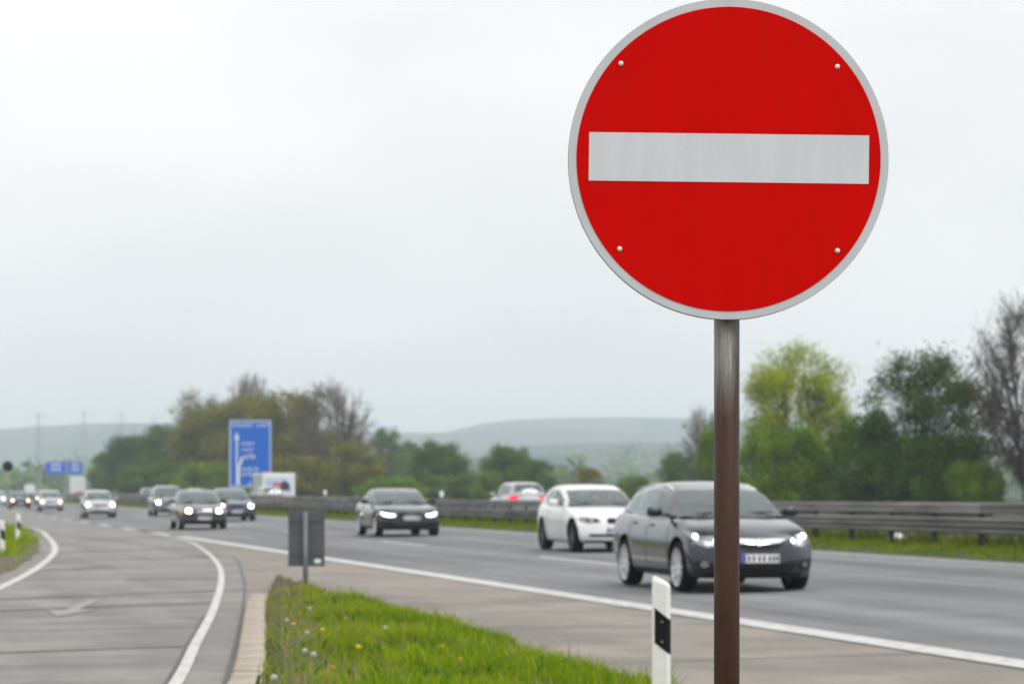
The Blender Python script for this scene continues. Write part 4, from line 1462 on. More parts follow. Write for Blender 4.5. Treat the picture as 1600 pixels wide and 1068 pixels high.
def rings(t, bvh, P):
    hit = bvh.ray_cast(Vector((6, 0, 0.64)), Vector((-1, 0, 0)))[0]
    mb = MB()
    for q in range(4):
        mb.lathe([(0.034, -0.004), (0.041, -0.004), (0.041, 0.006 + 0.001 * q), (0.034, 0.006 + 0.001 * q)], 'x', 20, (0, -0.09 + q * 0.06, 0))
    o = mb.build('emblem', M['chrome'], t)
    o.location = (hit.x + 0.022, 0, 0.645)
car('coupe', 'black coupe with bright white running lights in the inner lane', 'car', COUPE, M['paint_black'], sd_at(620, 0, 14.5), 14.5, road_z(14.5), front=cou_front, rear=hat_rear, extra=rings, group='cars coming towards the camera')

# older saloon, boxy front ---------------------------------------------------
SALOON = dict(L=4.74, W=1.76, H=1.44, fo=0.82, wb=2.80, wr=0.315, nsp=6, spokes='single', tumble=0.30,
    deck=[(0, 0.78), (0.2, 0.82), (0.7, 0.89), (1.45, 0.975), (1.7, 0.94), (3.0, 0.95), (3.9, 0.98), (4.74, 0.93)], dc=1.43,
    cabin=[(1.43, 0.965), (1.82, 1.165), (2.18, 1.325), (2.65, 1.435), (3.2, 1.42), (3.55, 1.34), (4.02, 0.99)], kw=2, kr=4,
    windows=[(1.80, 2.62), (2.70, 3.45)], doors=(1.65, 2.66, 3.5), handles=(2.5, 3.35), pz=0.42, prz=0.7,
    rakef=[0.05, 0.0, 0.0, 0.03, 0.05, 0.08, 0.14], bowf=0.22)
M['paint_dark'] = paint('dark blue grey paint', (0.020, 0.022, 0.032), 0.5, 0.24)
sal_front = [
    ('grille', [(-0.30, 0.76), (-0.26, 0.56), (0.26, 0.56), (0.30, 0.76)], M['dark_rim'], dict(off=0.012, kids=[('grille_bar', rect(-0.27, 0.27, 0.60, 0.615), M['chrome']), ('grille_bar', rect(-0.27, 0.27, 0.65, 0.665), M['chrome']), ('grille_bar', rect(-0.28, 0.28, 0.70, 0.715), M['chrome'])])),
    ('headlight', rect(0.36, 0.78, 0.60, 0.75), M['lens'], dict(mirror=True, off=0.010, kids=[('bulb', oval(0.54, 0.675, 0.085, 0.07), M['lit_warm'])])),
    ('turn_signal', rect(0.79, 0.85, 0.61, 0.74), M['amber'], dict(mirror=True, off=0.010)),
    ('bumper_strip', rect(-0.82, 0.82, 0.47, 0.53), M['black'], dict(off=0.016)),
    ('lower_intake', rect(-0.55, 0.55, 0.27, 0.35), M['black'], dict(off=0.008)),
]
car('saloon', 'dark older saloon with square grille and warm headlights, nearest of the distant group', 'car', SALOON, M['paint_dark'], sd_at(308, 0, 11.1), 11.1, road_z(11.1), front=sal_front, rear=hat_rear, group='cars coming towards the camera')

M['paint_blue'] = paint('grey blue car paint', (0.045, 0.06, 0.095), 0.35, 0.3)
M['paint_silver'] = paint('silver car paint', (0.42, 0.43, 0.45), 0.7, 0.33)
M['paint_grey'] = paint('mid grey car paint', (0.14, 0.145, 0.15), 0.5, 0.33)
M['paint_navy'] = paint('navy car paint', (0.03, 0.04, 0.06), 0.4, 0.3)
def lamp_front(bulb, bulb2=None, z=0.66):
    fr = [
        ('grille', [(-0.34, 0.70), (-0.30, 0.60), (0.30, 0.60), (0.34, 0.70)], M['black'], dict(off=0.010)),
        ('lower_intake', [(-0.55, 0.38), (-0.5, 0.29), (0.5, 0.29), (0.55, 0.38)], M['black'], dict(off=0.008)),
        ('headlight', [(0.44, z - 0.07), (0.70, z - 0.08), (0.80, z - 0.02), (0.82, z + 0.07), (0.62, z + 0.07), (0.45, z + 0.05)], M['lens'], dict(off=0.010, kids=[('bulb', oval(0.63, z, 0.09, 0.075), M[bulb])])),
        ('headlight', mirror_poly([(0.44, z - 0.07), (0.70, z - 0.08), (0.80, z - 0.02), (0.82, z + 0.07), (0.62, z + 0.07), (0.45, z + 0.05)]), M['lens'], dict(off=0.010, kids=[('bulb', oval(-0.63, z, 0.09, 0.075), M[bulb2 or bulb])])),
    ]
    return fr
SEDAN = dict(SALOON)
SEDAN.update(nsp=5, spokes='double', rakef=[0.06, 0.01, 0.0, 0.03, 0.06, 0.11, 0.2], bowf=0.3, far=True)
car('saloon', 'grey blue saloon in the inner lane behind the dark older saloon', 'car', SEDAN, M['paint_blue'], sd_at(360, 0, 14.7), 14.7, road_z(14.7), front=lamp_front('lit_warm'), rear=hat_rear, group='cars coming towards the camera')
SUPERMINI = dict(HATCH)
SUPERMINI.update(L=4.0, wb=2.5, H=1.46, W=1.70, far=True,
    deck=[(0, 0.74), (0.2, 0.80), (0.6, 0.90), (1.10, 1.0), (1.4, 0.965), (3.0, 1.0), (3.7, 1.04), (4.0, 1.02)], dc=1.08,
    cabin=[(1.08, 0.99), (1.5, 1.20), (1.92, 1.36), (2.45, 1.457), (3.1, 1.44), (3.6, 1.36), (3.75, 1.28), (3.96, 1.03)],
    windows=[(1.5, 2.3), (2.38, 3.1)], doors=(1.4, 2.34), handles=(2.2,))
car('supermini', 'small silver car with two round bright headlights alone in the outer lane', 'car', SUPERMINI, M['paint_silver'], sd_at(153, 0, 10.9), 10.9, road_z(10.9), front=lamp_front('lit_warm', z=0.70), rear=hat_rear, group='cars coming towards the camera')
MPV = dict(SUPERMINI)
MPV.update(L=4.4, wb=2.68, H=1.60, W=1.80,
    deck=[(0, 0.80), (0.2, 0.86), (0.6, 0.95), (1.0, 1.04), (1.3, 1.02), (3.0, 1.05), (4.1, 1.08), (4.4, 1.06)], dc=0.98,
    cabin=[(0.98, 1.03), (1.4, 1.28), (1.85, 1.52), (2.5, 1.598), (3.3, 1.59), (4.0, 1.52), (4.15, 1.44), (4.36, 1.07)],
    windows=[(1.4, 2.3), (2.38, 3.2), (3.28, 3.9)])
car('people_carrier', 'grey people carrier half hidden behind the dark older saloon', 'car', MPV, M['paint_grey'], sd_at(261, 0, 14.6), 14.6, road_z(14.6), front=lamp_front('lit_warm', z=0.72), rear=hat_rear, group='cars coming towards the camera')
car('saloon', 'dark far saloon with two dim orange lights, left of its pair', 'car', SEDAN, M['paint_navy'], sd_at(30, 0, 10.7), 10.7, road_z(10.7), front=lamp_front('lit_orange'), rear=hat_rear, group='cars coming towards the camera')
car('supermini', 'silver far car with dim orange lights, right of its pair', 'car', SUPERMINI, M['paint_silver'], sd_at(57, 0, 11.0) - 12, 11.3, road_z(11.3), front=lamp_front('lit_orange'), rear=hat_rear, group='cars coming towards the camera')
car('saloon', 'far car in the inner lane whose warm lamp shows beside the silver one', 'car', SEDAN, M['paint_grey'], sd_at(68, 0, 14.6), 14.6, road_z(14.6), front=lamp_front('lit_warm'), rear=hat_rear, group='cars coming towards the camera')
car('supermini', 'far white car cut by the left edge with one pale light', 'car', SUPERMINI, M['paint_white2'], sd_at(-3, 0, 11.0), 10.9, road_z(10.9), front=lamp_front('lit_cool'), rear=hat_rear, group='cars coming towards the camera')

# traffic going away on the far carriageway -----------------------------------
SUV = dict(MPV)
SUV.update(L=4.6, W=1.90, H=1.70, wr=0.36, zb=[(0, 0.30), (0.3, 0.27), (3.9, 0.28), (4.6, 0.38)],
    deck=[(0, 0.92), (0.2, 0.97), (0.6, 1.04), (1.25, 1.12), (1.5, 1.10), (3.0, 1.12), (4.3, 1.16), (4.6, 1.12)], dc=1.22,
    cabin=[(1.22, 1.11), (1.6, 1.36), (2.0, 1.62), (2.6, 1.70), (3.4, 1.69), (4.1, 1.62), (4.25, 1.54), (4.52, 1.14)], windows=[(1.62, 2.45), (2.53, 3.35), (3.45, 4.0)], prz=0.8)
def tail(z0=0.90, z1=1.06):
    return [('tail_light', [(0.48, z0), (0.84, z0 - 0.02), (0.87, z1), (0.55, z1 + 0.02)], M['lit_red'], dict(mirror=True, off=0.012)),
            ('rear_bumper', rect(-0.8, 0.8, 0.42, 0.52), M['black'], dict(off=0.012))]
FZ = far_z(26)
car('off_roader', 'silver off-roader driving away beyond the barrier with red tail lamps', 'car', SUV, M['paint_silver'], sd_at(809, 0, 27.2), 27.2, far_z(27.2), away=True, front=lamp_front('lens'), rear=tail(0.92, 1.12), group='cars driving away beyond the barrier')
car('off_roader', 'grey off-roader driving away beyond the barrier, left of the car group', 'car', SUV, M['paint_grey'], sd_at(231, 0, 27.2), 27.2, far_z(27.2), away=True, front=lamp_front('lens'), rear=tail(0.92, 1.12), group='cars driving away beyond the barrier')
car('people_carrier', 'grey roof of a car beyond the barrier above the dark saloon', 'car', MPV, M['paint_silver'], sd_at(303, 0, 27.4), 27.4, far_z(27.4), away=True, front=lamp_front('lens'), rear=tail(), group='cars driving away beyond the barrier')
car('supermini', 'silver car with red tail lamps in front of the white box van', 'car', MPV, M['paint_silver'], sd_at(419, 0, 24.6), 24.6, far_z(24.6), away=True, front=lamp_front('lens'), rear=tail(), group='cars driving away beyond the barrier')
car('estate_car', 'distant red car under the blue overhead signs', 'car', dict(ESTATE, far=True), paint('red car paint', (0.35, 0.02, 0.03), 0.1), sd_at(103, 0, 27.0) - 30, 27.0, far_z(27.0), away=True, front=lamp_front('lens'), rear=tail(0.7, 0.9), group='cars driving away beyond the barrier')

def box_lorry(name, label, cat, s, d, z, w, h, l, m_, deco=False, away=True, cab_h=2.3, group=None):
    t = empty(name, rd(s, d, z), math.atan2(U.y, U.x) + (0 if away else math.pi))
    tag(t, label, cat, group)
    MB().box((-l / 2 + 0.3, 0, (0.75 + h) / 2), (l - 1.7, w, h - 0.75), bev=0.06).build('box_body', m_, t)
    # cab with sloping screen
    c0, c1 = l / 2 - 0.75 - 1.1, l / 2 + 0.35
    c0 = -l / 2 + 0.3 + (l - 1.7) / 2 + 0.02
    c1 = c0 + 1.5
    pr = [(c0, 0.45), (c1, 0.45), (c1 + 0.05, 1.0), (c1 - 0.25, 1.15), (c1 - 0.75, cab_h), (c0, cab_h)]
    hw_ = w / 2 * 0.9
    v = [(x, -hw_, z_) for x, z_ in pr] + [(x, hw_, z_) for x, z_ in pr]
    n_ = len(pr)
    cabo = MB().add(v, [tuple(range(n_)), tuple(range(2 * n_ - 1, n_ - 1, -1))] + [(i, n_ + i, n_ + (i + 1) % n_, (i + 1) % n_) for i in range(n_)]).build('cab', m_, t)
    MB().add([(c1 - 0.27, -hw_ * 0.9, 1.22), (c1 - 0.27, hw_ * 0.9, 1.22), (c1 - 0.70, hw_ * 0.9, cab_h - 0.1), (c1 - 0.70, -hw_ * 0.9, cab_h - 0.1)], [(0, 1, 2, 3)]).build('windscreen', M['gloss_black'], cabo, fix=False).location = (0.03, 0, 0.01)
    for sgn in (1, -1):
        MB().box((c1 - 0.95, sgn * (hw_ + 0.004), 1.6), (0.7, 0.02, 0.55), bev=0.008).build('side_window', M['gloss_black'], cabo)
    ty, ri, hub = wheel_meshes(0.36, 0.24, 'single', 6)
    w0 = None
    for x in (c1 - 0.6, -l / 2 + 1.1):
        for sgn in (1, -1):
            if w0 is None:
                o = ty.build('wheel', M['rubber'], t, True)
                k_ = ri.build('rim', M['rim'], o)
                w0 = (o.data, k_.data)
            else:
                o = link('wheel', w0[0], t)
                link('rim', w0[1], o)
            o.location = (x, sgn * (w / 2 - 0.16), 0.36)
            o.rotation_euler = (0, 0, 0 if sgn > 0 else math.pi)
    xr = -l / 2 + 0.3 - (l - 1.7) / 2
    MB().box((xr - 0.02, 0, 0.55), (0.1, w * 0.95, 0.14)).build('rear_bumper', M['black'], t)
    for sgn in (1, -1):
        MB().box((xr - 0.03, sgn * w * 0.42, 0.85), (0.05, 0.16, 0.24), bev=0.01).build('tail_light', M['lit_red'], t)
    if deco:
        sky_m = mat('printed sky', (0.20, 0.42, 0.75), 0.5, var=0, col2=(0.65, 0.74, 0.85), scale=2.5)
        pic = MB().box((xr - 0.012, 0.05, 1.72), (0.012, w * 0.78, 1.05)).build('picture_panel', sky_m, t)
        MB().add([(xr - 0.03, 0.45, 1.42), (xr - 0.03, 0.62, 1.75), (xr - 0.03, 0.2, 2.0), (xr - 0.03, -0.15, 1.95), (xr - 0.03, -0.2, 1.45)], [(0, 1, 2, 3, 4)]).build('print_red', mat('printed red', (0.6, 0.10, 0.12), 0.5), pic)
        MB().add([(xr - 0.035, -0.12, 1.40), (xr - 0.035, -0.1, 1.85), (xr - 0.035, -0.4, 2.1), (xr - 0.035, -0.75, 1.9), (xr - 0.035, -0.8, 1.40)], [(0, 1, 2, 3, 4)]).build('print_dark', mat('printed dark', (0.03, 0.03, 0.04), 0.5), pic)
        MB().box((xr + 0.1, w * 0.4, h + 0.05), (0.12, 0.3, 0.10), bev=0.02).build('marker_light', M['amber'], t)
    return t
box_lorry('box_van', 'white box van with a printed picture on its rear below the blue sign', 'van', sd_at(430, 0, 27.3) + 4, 27.3, far_z(27.3), 2.35, 2.62, 7.0, M['paint_white2'], deco=True, cab_h=2.1)
box_lorry('lorry', 'far white lorry beneath the blue overhead signs', 'lorry', sd_at(116, 0, 30.6), 30.6, far_z(30.6), 2.5, 3.9, 10, M['paint_white2'], cab_h=2.9)
box_lorry('van', 'distant pale van left of the blue overhead signs, rising over the cars', 'van', sd_at(45, 0, 27.0), 27.0, far_z(27.0), 1.9, 2.7, 5.6, M['paint_white2'], cab_h=2.1)

# ------------------------------------------------------------------ trees
M['bark'] = mat('bark', (0.115, 0.092, 0.068), 0.9, var=0.3, scale=3, bump=0.5, bscale=12)
M['bark_dark'] = mat('dark bark', (0.04, 0.036, 0.032), 0.9, var=0.3, scale=3)
M['leaf_spring'] = leaf_mat('spring leaves', (0.19, 0.26, 0.006), (0.50, 0.57, 0.02), 0.35)
M['leaf_dark'] = leaf_mat('dark leaves', (0.014, 0.042, 0.006), (0.12, 0.20, 0.02), 0.25)
M['leaf_green'] = leaf_mat('green leaves', (0.035, 0.085, 0.009), (0.17, 0.28, 0.024), 0.3)
M['leaf_olive'] = leaf_mat('olive leaves', (0.095, 0.10, 0.008), (0.33, 0.31, 0.022), 0.3)
M['leaf_brown'] = leaf_mat('brown buds', (0.10, 0.075, 0.028), (0.30, 0.225, 0.07), 0.25)
M['leaf_fresh'] = leaf_mat('fresh leaves', (0.07, 0.14, 0.008), (0.25, 0.36, 0.022), 0.3)

def tree_meshes(key, H, R, zb, ncl, nleaf, lsize, sig, ntwig=0, seed=0, shape=1.0, trunk=True, lean=0.0, stems=1):
    """a tree of height H: a trunk mesh with limbs and a crown mesh of leaves (or twigs)"""
    r = np.random.default_rng(seed)
    cl = []
    while len(cl) < ncl:
        p = r.uniform(-1, 1, 3)
        q = np.linalg.norm(p)
        p = p * (q ** -0.35)                      # towards the outside of the crown
        if q > 1: continue
        z = zb + (H - zb) * (p[2] * 0.5 + 0.5)
        hfrac = (z - zb) / (H - zb)
        taper = 1.0
        rr = R * taper * (0.86 + 0.28 * r.random())
        cl.append((p[0] * rr + lean * (z - zb), p[1] * rr, z - 0.05 * H * (p[0] ** 2 + p[1] ** 2) * r.random()))
    cl = np.array(cl)
    cl[:, 2] = np.minimum(cl[:, 2], H - sig)
    tr = MB()
    tops = []
    for s_ in range(stems):
        bx = 0 if stems == 1 else 0.14 * R * math.cos(2.4 * s_)
        by_ = 0 if stems == 1 else 0.14 * R * math.sin(2.4 * s_)
        th = H * (0.78 if stems == 1 else r.uniform(0.6, 0.76))
        sp_ = 0.0 if stems == 1 else 1.8
        tp = [Vector((bx + (sp_ * bx) * t + 0.10 * R * math.sin(3.1 * t + s_ + seed) * t, by_ + (sp_ * by_) * t + 0.10 * R * math.cos(2.3 * t + s_) * t - 0, th * t)) for t in np.linspace(0, 1, 7)]
        r0 = H * 0.017 / math.sqrt(stems) * (0.62 if ntwig > 10 else 1.0)
        tr.tube([tp[0] + Vector((0, 0, -0.3))] + tp, [r0 * 1.5] + [r0 * (1.2 - 1.02 * t) for t in np.linspace(0, 1, 7)], 7)
        tops.append(tp)
    twv, twf = [], []
    lv, lt = [], []
    for i, c in enumerate(cl):
        ctone = r.normal(0, 0.20)
        c = Vector(c)
        tp = min(tops, key=lambda T: (T[4] - c).length)
        z0 = max(zb * 0.7, min(c.z * r.uniform(0.35, 0.7), th * 0.95))
        t = z0 / tp[-1].z
        k = min(int(t * 6), 5)
        a = tp[k].lerp(tp[k + 1], t * 6 - k)
        mid = a.lerp(c, 0.5) + Vector((0, 0, -0.03 * H + 0.06 * H * r.random())) + Vector(r.normal(0, 0.04 * R, 3))
        br = H * 0.0058
        tr.tube([a, a.lerp(mid, 0.5) + Vector((0, 0, 0.01 * H)), mid, c], [br, br * 0.8, br * 0.55, br * 0.2], 4, cap=False)
        out = (c - Vector((0, 0, zb + 0.35 * (H - zb)))).normalized()
        for q in range(ntwig):
            dirv = (out * 0.9 + Vector(r.normal(0, 0.75, 3)) + Vector((0, 0, 0.15))).normalized()
            st = a.lerp(c, 0.0).lerp(c, r.uniform(0.55, 1.0))
            ln = sig * r.uniform(0.7, 1.9)
            e1 = st + dirv * ln
            bend = Vector(r.normal(0, 0.18, 3)) * ln
            tr.tube([st, st.lerp(e1, 0.5) + bend * 0.5, e1 + bend * 0.2], [br * 0.40, br * 0.30, br * 0.12], 3, cap=False)
            for qq in range(3):
                s2 = st.lerp(e1, r.uniform(0.25, 0.95))
                d2 = (dirv + Vector(r.normal(0, 0.7, 3))).normalized()
                e2 = s2 + d2 * ln * r.uniform(0.25, 0.6)
                tr.tube([s2, e2], [br * 0.24, br * 0.10], 3, cap=False)
                if nleaf:
                    lv.append(tuple(e2)); lt.append(ctone)
        if nleaf:
            n_ = int(nleaf * r.uniform(0.5, 1.5))
            pts_ = np.array(c)[None] + r.normal(0, 1, (n_, 3)) * np.array([sig, sig, sig * 0.72])
            lv += [tuple(p) for p in pts_]
            lt += [ctone] * n_
    me_t = bpy.data.meshes.new('trunk')
    me_t.from_pydata(tr.v, [], tr.f)
    me_c = None
    if lv:
        P_, T_ = np.array(lv), np.array(lt)
        ok_ = P_[:, 2] > 0.05
        P_, T_ = P_[ok_], T_[ok_]
        n_ = len(P_)
        a = r.normal(0, 1, (n_, 3)); a /= np.linalg.norm(a, axis=1)[:, None]
        b_ = np.cross(a, r.normal(0, 1, (n_, 3))); b_ /= np.linalg.norm(b_, axis=1)[:, None]
        sz = lsize * r.uniform(0.55, 1.35, n_)[:, None]
        v = np.stack([P_ - a * sz, P_ + b_ * sz * 0.5 + a * sz * 0.1, P_ + a * sz, P_ - b_ * sz * 0.5 + a * sz * 0.1], 1).reshape(-1, 3)
        f = np.arange(n_ * 4).reshape(-1, 4)
        me_c = mesh_np('crown', v, f)
        tone = np.clip(0.42 + T_ + r.normal(0, 0.18, n_), 0, 1)
        at = me_c.attributes.new('tone', 'FLOAT', 'POINT')
        at.data.foreach_set('value', np.repeat(tone, 4).astype(np.float32))
    return me_t, me_c

TM = {
    'spring': tree_meshes('spring', 10, 3.5, 1.6, 150, 210, 0.075, 0.46, 7, 21, 0.9, stems=3),
    'dark': tree_meshes('dark', 10, 4.2, 0.9, 125, 270, 0.105, 0.52, 3, 35, 0.9, stems=2),
    'round': tree_meshes('round', 10, 4.6, 1.4, 100, 280, 0.14, 0.62, 0, 41, 1.0),
    'round2': tree_meshes('round2', 10, 4.4, 0.9, 80, 300, 0.14, 0.66, 0, 43, 0.8, stems=2),
    'dense': tree_meshes('dense', 10, 3.9, 1.0, 100, 300, 0.13, 0.60, 2, 47, 0.9, stems=2),
    'bare': tree_meshes('bare', 10, 4.4, 2.4, 130, 26, 0.055, 0.62, 16, 51, 0.9, stems=2),
    'bare2': tree_meshes('bare2', 10, 4.0, 2.6, 120, 36, 0.06, 0.55, 15, 57, 0.8),
    'bush': tree_meshes('bush', 10, 7.5, 0.6, 95, 210, 0.24, 0.95, 3, 61, 0.5, stems=3),
    'bush2': tree_meshes('bush2', 10, 8.5, 0.4, 95, 200, 0.26, 1.0, 3, 67, 0.4, stems=3),
}
_tc = {}
def tree(name, label, px, Y, top, width, kind, leaf, bark='bark', rot=0.0, base=None, group=None, cat='tree'):
    k = Y / FPX
    h = (HOR - top) * k + EYE - (base or 0.0)
    me_t, me_c = TM[kind]
    X = (px - 800) * k
    z0 = float(terrain_h(np.array([X]), np.array([Y]))[0]) if base is None else base
    h = (HOR - top) * k + EYE - z0
    t = empty(name, (X, Y, z0), rot)
    tag(t, label, cat, group)
    R0 = {'spring': 3.5, 'dark': 4.2, 'round': 4.6, 'round2': 4.4, 'dense': 3.9, 'bare': 4.4, 'bare2': 4.0, 'bush': 7.5, 'bush2': 8.5}[kind] + 0.7
    sx = width * k / 2 / R0
    for nm, me, m_ in (('trunk', me_t, M[bark]), ('crown', me_c, M[leaf])):
        if me is None: continue
        key = (me.name, m_.name)
        if key not in _tc:
            q = me.copy()
            q.materials.clear()
            q.materials.append(m_)
            _tc[key] = q
        o = link(nm, _tc[key], t)
        o.scale = (sx, sx, h / 10.0)
    return t
GA = 'trees beyond the motorway'
# right-hand group
tree('spring_tree', 'airy tree with fresh yellow-green leaves just right of the pole', 1246, 150, 536, 205, 'spring', 'leaf_spring', 'bark', 0.4, group=GA)
tree('leafy_tree', 'dark green leafy tree between the yellow-green tree and the bare tree', 1446, 142, 548, 225, 'dark', 'leaf_dark', 'bark_dark', 2.0, group=GA)
tree('bare_tree', 'tall nearly bare dark tree cut by the right edge of the photo', 1616, 136, 452, 230, 'bare', 'leaf_brown', 'bark_dark', 1.0, group=GA)
tree('bush', 'wide green bush behind the barrier under the yellow-green tree', 1222, 146, 672, 170, 'bush', 'leaf_fresh', rot=0.3, group='bushes beyond the barrier', cat='bush')
tree('bush', 'dull green bush between the yellow-green tree and the dark tree', 1345, 143, 652, 120, 'bush2', 'leaf_green', rot=1.3, group='bushes beyond the barrier', cat='bush')
tree('bush', 'dark bush at the foot of the dark green tree', 1450, 139, 690, 150, 'bush', 'leaf_dark', rot=2.2, group='bushes beyond the barrier', cat='bush')
tree('bush', 'bright green low bush at the right foot of the dark green tree', 1520, 137, 722, 100, 'bush2', 'leaf_fresh', rot=0.8, group='bushes beyond the barrier', cat='bush')
# across the middle
tree('bare_tree', 'grey bare tree seen just left of the rusty pole', 1102, 255, 634, 88, 'bare2', 'leaf_brown', rot=0.9, group=GA)
tree('bush', 'green bush at the left side of the rusty pole', 1118, 170, 665, 60, 'bush2', 'leaf_fresh', rot=0.2, group='bushes beyond the barrier', cat='bush')
tree('round_tree', 'small round green tree above the roof of the dark estate car', 1060, 285, 703, 66, 'round', 'leaf_green', rot=0.5, group=GA)
tree('bush', 'low green bush between the white hatchback and the dark estate car', 992, 290, 745, 80, 'bush', 'leaf_fresh', rot=0.1, group='bushes beyond the barrier', cat='bush')
tree('round_tree', 'small round tree rising behind the roof of the white hatchback', 918, 300, 731, 56, 'round2', 'leaf_olive', rot=1.2, group=GA)
tree('round_tree', 'broad round green tree behind and left of the silver off-roader', 795, 310, 693, 96, 'round', 'leaf_green', rot=2.5, group=GA)
tree('round_tree', 'rounded green tree right behind the silver off-roader', 842, 300, 719, 62, 'round2', 'leaf_green', rot=0.2, group=GA)
tree('round_tree', 'broad round green tree standing right of the black coupe', 690, 325, 686, 108, 'round', 'leaf_green', rot=1.9, group=GA)
tree('bush', 'long dull green bush behind the barrier right of the black coupe', 715, 285, 742, 130, 'bush2', 'leaf_green', rot=0.5, group='bushes beyond the barrier', cat='bush')
tree('bush', 'fresh green bush directly left of the silver off-roader', 762, 280, 738, 56, 'bush', 'leaf_fresh', rot=1.4, group='bushes beyond the barrier', cat='bush')
tree('bush', 'low yellow-green bush behind the roof of the black coupe', 612, 275, 745, 110, 'bush2', 'leaf_fresh', rot=2.4, group='bushes beyond the barrier', cat='bush')
tree('round_tree', 'hazy green tree right of the big brown bare tree', 604, 470, 668, 64, 'dense', 'leaf_green', rot=0.7, group=GA)
tree('round_tree', 'fainter hazy tree between the brown trees and the round green one', 638, 520, 690, 46, 'round2', 'leaf_green', rot=1.7, group=GA)
# the big clump on the left
tree('bare_tree', 'big brown budding tree at the right end of the clump', 518, 330, 592, 150, 'bare', 'leaf_brown', rot=0.6, group=GA)
tree('olive_tree', 'dense olive-brown tree right beside the tall blue sign', 456, 345, 612, 160, 'dense', 'leaf_olive', rot=1.6, group=GA)
tree('bare_tree', 'tall thin bare tree standing highest behind the blue sign', 386, 385, 580, 120, 'bare', 'leaf_brown', 'bark', 2.6, group=GA)
tree('olive_tree', 'olive tree right behind the top of the tall blue sign', 395, 360, 618, 140, 'dense', 'leaf_olive', rot=0.1, group=GA)
tree('bare_tree', 'brown bare tree left of the tall blue sign', 312, 375, 606, 120, 'bare2', 'leaf_brown', 'bark', 0.9, group=GA)
tree('olive_tree', 'brownish leafing tree filling the clump left of the blue sign', 328, 365, 632, 130, 'dense', 'leaf_olive', rot=2.1, group=GA)
tree('leafy_tree', 'dull green tree in the middle of the left clump', 262, 385, 664, 110, 'dense', 'leaf_green', rot=1.1, group=GA)
tree('round_tree', 'dark green round tree near the left end of the clump', 203, 405, 676, 100, 'round', 'leaf_dark', rot=0.3, group=GA)
tree('round_tree', 'smaller green tree at the far left end of the clump', 160, 440, 708, 52, 'round2', 'leaf_green', rot=2.2, group=GA)
tree('bush', 'bright green bush left of the tall blue sign near the barrier', 325, 320, 724, 110, 'bush', 'leaf_fresh', rot=1.0, group='bushes beyond the barrier', cat='bush')
tree('bush', 'dull green bush behind the silver small car', 235, 350, 725, 110, 'bush2', 'leaf_green', rot=0.6, group='bushes beyond the barrier', cat='bush')
tree('bush', 'brownish bush right of the white box van', 556, 300, 690, 90, 'dense', 'leaf_olive', rot=0.2, group='bushes beyond the barrier', cat='bush')
tree('bush', 'olive undergrowth bush behind the white box van', 470, 305, 715, 130, 'bush', 'leaf_olive', rot=1.9, group='bushes beyond the barrier', cat='bush')

# far woods on the valley side: masses nobody could count
def woods(name, label, n_, seed, x0, x1, y0, y1, size):
    r = np.random.default_rng(seed)
    X = r.uniform(x0, x1, n_); Y = r.uniform(y0, y1, n_)
    keep = np.sin(X / 75 + seed) + np.sin(X / 31 + Y / 90) + 0.6 * np.sin(Y / 60) > 0.2
    X, Y = X[keep], Y[keep]
    Z = terrain_h(X, Y)
    V, F = [], []
    for x, y, z in zip(X, Y, Z):
        h = size * r.uniform(0.6, 1.3)
        for q in range(14):
            c = np.array([x, y, z + h * 0.5]) + r.normal(0, 1, 3) * np.array([h * 0.28, h * 0.28, h * 0.25])
            a = r.normal(0, 1, 3); b_ = r.normal(0, 1, 3)
            sz = h * 0.22
            i = len(V)
            V += [c - a * sz * 0.6, c + b_ * sz * 0.6, c + a * sz * 0.6, c - b_ * sz * 0.6]
            F.append((i, i + 1, i + 2, i + 3))
    me = mesh_np(name, np.array(V), np.array(F))
    at = me.attributes.new('tone', 'FLOAT', 'POINT')
    at.data.foreach_set('value', r.uniform(0, 1, len(V)).astype(np.float32))
    o = link(name, me, None, M['leaf_green'])
    tag(o, label, 'woods', kind='stuff')
woods('woods', 'hazy woods across the valley beyond the round trees', 1500, 3, -420, 420, 760, 1300, 9)
woods('woods', 'faint woods on the far slopes of the valley', 1800, 5, -700, 700, 1400, 2300, 12)

# a village on the far slope
M['house_wall'] = mat('house wall', (0.70, 0.69, 0.66), 0.8)
M['house_roof'] = mat('house roof', (0.30, 0.13, 0.09), 0.8)
M['house_window'] = mat('house window', (0.03, 0.035, 0.04), 0.2)
vill = [(82, 700, 'second'), (90, 703, ''), (97, 698, ''), (104, 702, ''), (111, 697, ''), (116, 703, '')]
names = ['leftmost', 'second from the left', 'third from the left', 'third from the right', 'second from the right', 'rightmost']
for i, (px, py, _) in enumerate(vill):
    Y = 2050 + 30 * (i % 3)
    X = (px - 800) / FPX * Y
    z = float(terrain_h(np.array([X]), np.array([Y]))[0])
    h = empty('house', (X, Y, z), 0.3 * (i % 4) - 0.4)
    tag(h, 'tiny white house of the far hillside village, ' + names[i], 'house', 'houses of the far village')
    w, l, e_ = 9, 11, 5.5
    MB().box((0, 0, e_ / 2 - 1), (w, l, e_ + 2)).build('wall', M['house_wall'], h)
    MB().add([(-w / 2 - 0.4, -l / 2 - 0.4, e_), (w / 2 + 0.4, -l / 2 - 0.4, e_), (w / 2 + 0.4, l / 2 + 0.4, e_), (-w / 2 - 0.4, l / 2 + 0.4, e_), (0, -l / 2 - 0.4, e_ + 4), (0, l / 2 + 0.4, e_ + 4)], [(0, 1, 4), (2, 3, 5), (1, 2, 5, 4), (3, 0, 4, 5), (0, 3, 2, 1)]).build('roof', M['house_roof'], h)
    for wx in (-2.4, 0, 2.4):
        MB().box((wx, -l / 2 - 0.03, 3.2), (1.2, 0.1, 1.4)).build('window', M['house_window'], h)

